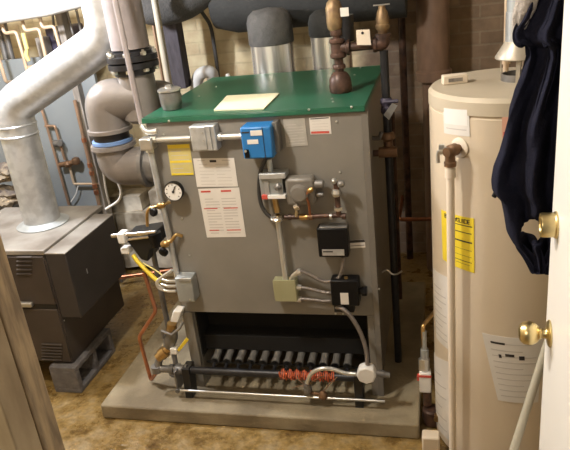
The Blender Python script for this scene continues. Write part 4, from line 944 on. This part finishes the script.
f=MB(); f.lathe([(.039,.20),(.039,2.44-hz0)],(dcx,dcy,hz0),(0,0,1),32); obj('heater_vent_pipe',f,'galv_dull',label='slim vent pipe rising above the water heater behind the hanging jacket',cat='vent pipe') 
# copper connections
for (px,py,mt) in ((506,58,'copper_pale'),(527,60,'copper_pale')):
    c=at(px,py,y=hcy+.14 if px<520 else hcy+.06)
    f=MB(); f.cyl((c.x,c.y,hzt+.0045),(c.x,c.y,2.44),.009,seg=12); f.lathe([(.014,0),(.014,.03)],(c.x,c.y,hzt+.03),(0,0,1),12)
    obj('copper_pipe',f,mt,label='copper water pipe rising from the heater top, %s of the draft hood'%('left' if px<520 else 'right'),cat='pipe')
# small beige box on top
c=at(454.5,84,z=hzt); 
rot=Matrix.Rotation(math.radians(12),3,'Z')
f=MB(); f.box((c.x-.038,c.y-.015,hzt+.002),(c.x+.038,c.y+.02,hzt+.03),rot=rot)
tb=thing('beige_box',(c.x,c.y,hzt+.002),'small beige plastic box with a dark slot lying on the water heater','box'); obj('case',f,'pvc',tb,bevel=.003)
f=MB(); f.box((c.x-.022,c.y-.0165,hzt+.010),(c.x+.022,c.y-.0152,hzt+.021),rot=rot,piv=(c.x,c.y,hzt+.0155)); obj('slot',f,'post',tb)
# T&P valve with drain tube
ta,tz_=cyl_hit(460,147.5,hr); td=Vector((math.cos(ta),math.sin(ta),0)); tp0=Vector((hcx,hcy,tz_))+td*hr
f=MB(); f.lathe([(.030,.0005),(.030,.003),(.024,.006),(.012,.006)],tp0,td,32); tpv=obj('escutcheon',f,'pvc',wh)
tpv2=thing('temperature_relief_valve',tp0+td*.03-Vector((0,0,.04)),'brass relief valve with lever and long cream discharge tube on the tank front','relief valve')
side=Vector((-td.y,td.x,0)); side = side if side.x<0 else -side
f=MB(); f.lathe([(.012,.006),(.012,.02),(.019,.022),(.019,.045),(.014,.05),(.014,.062),(0,.063)],tp0,td,20); f.lathe([(.015,0),(.015,.03),(.018,.032),(.018,.045)],tp0+td*.045,(0,0,-1),16); obj('body',f,'bronze',tpv2)
f=MB(); c=tp0+td*.055+side*.018; f.tube([tp0+td*.04,c+side*.012],.012,12); f.box(c+Vector((-.012,-.006,.008)),c+Vector((.004,.006,.020))); f.tube([c+side*.012,c+side*.018+Vector((0,0,-.012)),c+side*.018+Vector((0,0,-.038))],.006,8); obj('lever',f,'steel',tpv2)
tb0=tp0+td*.045
f=MB(); f.tube([tb0+Vector((0,0,-.0455)),(tb0.x,tb0.y,.035)],.0125,18); f.lathe([(.016,0),(.016,.03)],(tb0.x,tb0.y,tb0.z-.080),(0,0,1),16); obj('discharge_tube',f,'pvc',tpv2)
# gas line at left of heater
gx=at(425,370,y=-.06).x
gl=thing('gas_supply',(gx,-.06,0),'gas drop with white cock handle and brown regulator hugging the left of the water heater','gas line')
zz=lambda py,px=425: at(px,py,y=-.06).z
f=MB(); f.tube(fillet([(gx+.07,.12,zz(326)),(gx-.004,-.06+.0,zz(326)),(gx-.002,-.06,zz(350))],.015),.008,12); obj('elbow',f,'brass',gl)
f=MB(); f.cyl((gx,-.06,zz(331)),(gx,-.06,zz(352)),.0095,seg=14); f.cyl((gx,-.06,zz(349)),(gx,-.06,zz(360)),.015,seg=8); obj('nipple',f,'galv_dull',gl)
f=MB(); f.cyl((gx,-.06,zz(358)),(gx,-.06,zz(372)),.018,seg=8); f.cyl((gx-.012,-.06,zz(359)),(gx-.012,-.06,zz(370)),.012,seg=8); obj('union',f,'steel',gl)
f=MB(); f.box((gx-.022,-.085,zz(389)),(gx+.022,-.045,zz(370))); ck=obj('gas_cock',f,'white_plate',gl,bevel=.004)
f=MB(); f.box((gx-.024,-.087,zz(373.5)),(gx+.024,-.084,zz(371.5))); f.box((gx-.030,-.08,zz(378)),(gx-.022,-.06,zz(374))); obj('red_mark',f,'red',ck)
f=MB(); f.cyl((gx+.006,-.06,zz(388)),(gx+.006,-.06,zz(404)),.0165,seg=14); obj('nipple',f,'iron_brown',gl)
f=MB(); c=Vector((gx+.020,-.07,zz(414))); f.lathe([(.028,.040),(.034,.034),(.036,0),(.030,-.03),(.012,-.040)],c,(0,0,1),20); rg=obj('regulator',f,'iron_brown',gl)
f=MB(); c=at(437,418,y=-.12); f.lathe([(.010,0),(.010,.02),(.012,.022),(.012,.03),(.005,.03)],(c.x,-.10,c.z),(0,-1,0),16); obj('brass_port',f,'brass',rg)
# beige stand block at the base
a=at(424,422,y=-.17); 
f=MB(); f.box((0.975,-.26,0.0),(1.038,-.21,.093)); st_=obj('beige_upright',f,'heater',label='short beige upright block under the brown regulator at the foot of the water heater',cat='block',bevel=.006)

# diagonal grey pole in front of heater
a=at(545,352,d=1.58); b=at(513,452,d=1.62); dv=(b-a).normalized()
end=a+dv*((0-a.z)/dv.z); top_=a-dv*.12
f=MB(); f.tube([top_,a,b,end+Vector((0,0,.0))],.0105,14); obj('grey_pole',f,'pole',label='slim grey pole leaning in front of the water heater beside the door',cat='pole')

# ================================================================== DOOR
dX=1.285; dE=-.80
f=MB(); f.box((dX,dE-.76,0.01),(dX+.035,dE,2.03)); dr=obj('door_1',f,'white_paint',origin=(dX,dE-.76,0.01),kind='structure',bevel=.002)
kc=at(530,333,y=dE-.062)
f=MB(); f.lathe([(.030,.0),(.030,.003),(.026,.006),(.013,.008),(.011,.011),(.0105,.018),(.014,.020),(.014,.023),(.021,.028),(.0255,.037),(.0265,.046),(.024,.056),(.017,.063),(.010,.065),(0,.065)],(dX-.0003,kc.y,kc.z),(-1,0,0),40); kn=obj('door_knob',f,'brass_polished',dr)
kc=at(550,225,y=dE-.062)
f=MB(); f.lathe([(.028,.0),(.028,.003),(.0255,.006),(.0255,.028),(.0245,.031),(.019,.031),(.018,.029),(0,.029)],(dX-.0003,kc.y,kc.z),(-1,0,0),40); kn=obj('deadbolt_cylinder',f,'brass_polished',dr)

# ================================================================== JACKET
def lerp_poly(poly,y):
    for (x0,y0),(x1,y1) in zip(poly,poly[1:]):
        if y0<=y<=y1: return x0+(x1-x0)*(y-y0)/(y1-y0)
    return poly[-1][0] if y>poly[-1][1] else poly[0][0]
Ledge=[(540,-60),(531,-12),(521,18),(513,28),(513,37),(526,43),(529,55),(524,75),(518,95),(509,125),(502,150),(496,165),(493.5,180),(494.5,191),(503,200),(506,214),(509,232),(515,243),(524,250),(532,258),(540,267)]
Redge=[(600,-60),(592,0),(585,100),(577,200),(570,230),(556,252),(543,268)]
hole=[(521,232),(537,208),(549,230),(549,238),(539,241),(529,238)]
def inpoly(x,y,p):
    c=False; j=len(p)-1
    for i in range(len(p)):
        if (p[i][1]>y)!=(p[j][1]>y) and x<(p[j][0]-p[i][0])*(y-p[i][1])/(p[j][1]-p[i][1])+p[i][0]: c=not c
        j=i
    return c
# the cloth hangs in one upright plane, folds run down it
JD0=at(530,120,d=1.42)
jn=(CAM_LOC-JD0); jn.z=0; jn.normalize(); jr=Vector((0,0,1)).cross(jn)
def onj(px,py):
    r=CM@Vector(((px-285)/F,(225-py)/F,-1.0)); t=(JD0-CAM_LOC).dot(jn)/r.dot(jn); return CAM_LOC+r*t
bm=bmesh.new(); nu,nv=56,110; G=[]
for j in range(nv+1):
    py=-60+(267-(-60))*j/nv; row=[]
    l=lerp_poly(Ledge,py)+(1.5 if py<75 else (1.5-5*min(1,(py-75)/45))); r_=lerp_poly(Redge,py)
    for i in range(nu+1):
        u=i/nu; px=l+(r_-l)*u
        p=onj(px,py)
        amp=.010+.016*min(1,max(0,(py+10)/150))
        fold=amp*math.sin(u*17+math.sin(py*.02)*1.1+.4)+.006*math.sin(u*31+py*.03)
        fold+=.02*math.sin(min(1,max(0,u))*PI)
        if -30<py<47: fold+=.034*((py+30)/77)**1.5*min(1,(47-py)/5)*(1-.3*u)
        fold+=.006*noise.noise(Vector((px*.05,py*.05,1)))
        row.append((bm.verts.new(p+jn*fold),px,py))
    G.append(row)
for j in range(nv):
    for i in range(nu):
        q=[G[j][i],G[j][i+1],G[j+1][i+1],G[j+1][i]]
        cx=sum(a[1] for a in q)/4; cy=sum(a[2] for a in q)/4
        if inpoly(cx,cy,hole): continue
        bm.faces.new([a[0] for a in q])
bmesh.ops.delete(bm,geom=[v for v in bm.verts if not v.link_faces],context='VERTS')
jk=thing('hanging_jacket',JD0+Vector((0,0,-.2)),'dark navy jacket hanging in folds between the water heater and the white door','jacket')
m=MB(); m.bm.free(); m.bm=bm
jb_=obj('jacket_body',m,'navy',jk)
sm=jb_.modifiers.new('solid','SOLIDIFY'); sm.thickness=.016; sm.offset=-1
sm=jb_.modifiers.new('sub','SUBSURF'); sm.levels=1; sm.render_levels=1
# grey fleece collar lining
bm=bmesh.new(); bmesh.ops.create_icosphere(bm,subdivisions=4,radius=1)
c=onj(526,4)+jn*.02
for v in bm.verts:
    n=noise.fractal(v.co*2.0,1.0,2.0,4)
    w=v.co.copy()
    v.co=c+(jr*(w.x*.022+w.z*.012)+Vector((0,0,1))*w.z*.055+jn*w.y*.012)*(1+.15*n)
m=MB(); m.bm.free(); m.bm=bm; obj('collar_lining',m,'fleece',jk,label='pale grey fleecy lining')
# little toggle at the left edge
f=MB(); f.tube([onj(498,188)+jn*.005,onj(494,196)+jn*.005],.006,8); obj('toggle',f,'black_plastic',jk)
hk=onj(560,-58)
f=MB(); f.cyl((hk.x,hk.y,hk.z-.01),(hk.x,hk.y,2.45),.004,seg=8); obj('hanging_loop',f,'cable_black',jk)

# ================================================================== LIGHTS
def area(name,loc,size,power,color,target):
    d=bpy.data.lights.new(name,'AREA'); d.size=size; d.energy=power; d.color=color
    o=bpy.data.objects.new(name,d); o.location=loc; col.objects.link(o)
    o.rotation_euler=(Vector(target)-Vector(loc)).to_track_quat('-Z','Y').to_euler(); return o
def point(name,loc,r,power,color):
    d=bpy.data.lights.new(name,'POINT'); d.shadow_soft_size=r; d.energy=power; d.color=color
    o=bpy.data.objects.new(name,d); o.location=loc; col.objects.link(o); return o
point('bulb_left',(-.88,.12,1.86),.05,62,(.95,.96,1.0))
point('bulb_room',(.0,-.78,2.36),.07,62,(1.0,.95,.86))
point('fill_hall',(.1,-2.4,1.9),.08,24,(1.0,.88,.7))  # added fill light behind the camera, brightens the jamb and plywood
w=bpy.data.worlds.new('world'); scene.world=w; w.use_nodes=True
w.node_tree.nodes['Background'].inputs[0].default_value=(1,.85,.7,1); w.node_tree.nodes['Background'].inputs[1].default_value=.08

scene.view_settings.view_transform='Standard'; scene.view_settings.look='None'; scene.view_settings.gamma=1.0
scene.view_settings.use_curve_mapping=False; scene.view_settings.exposure=0.6
for o in list(scene.objects):
    if '_o' in o: del o['_o']
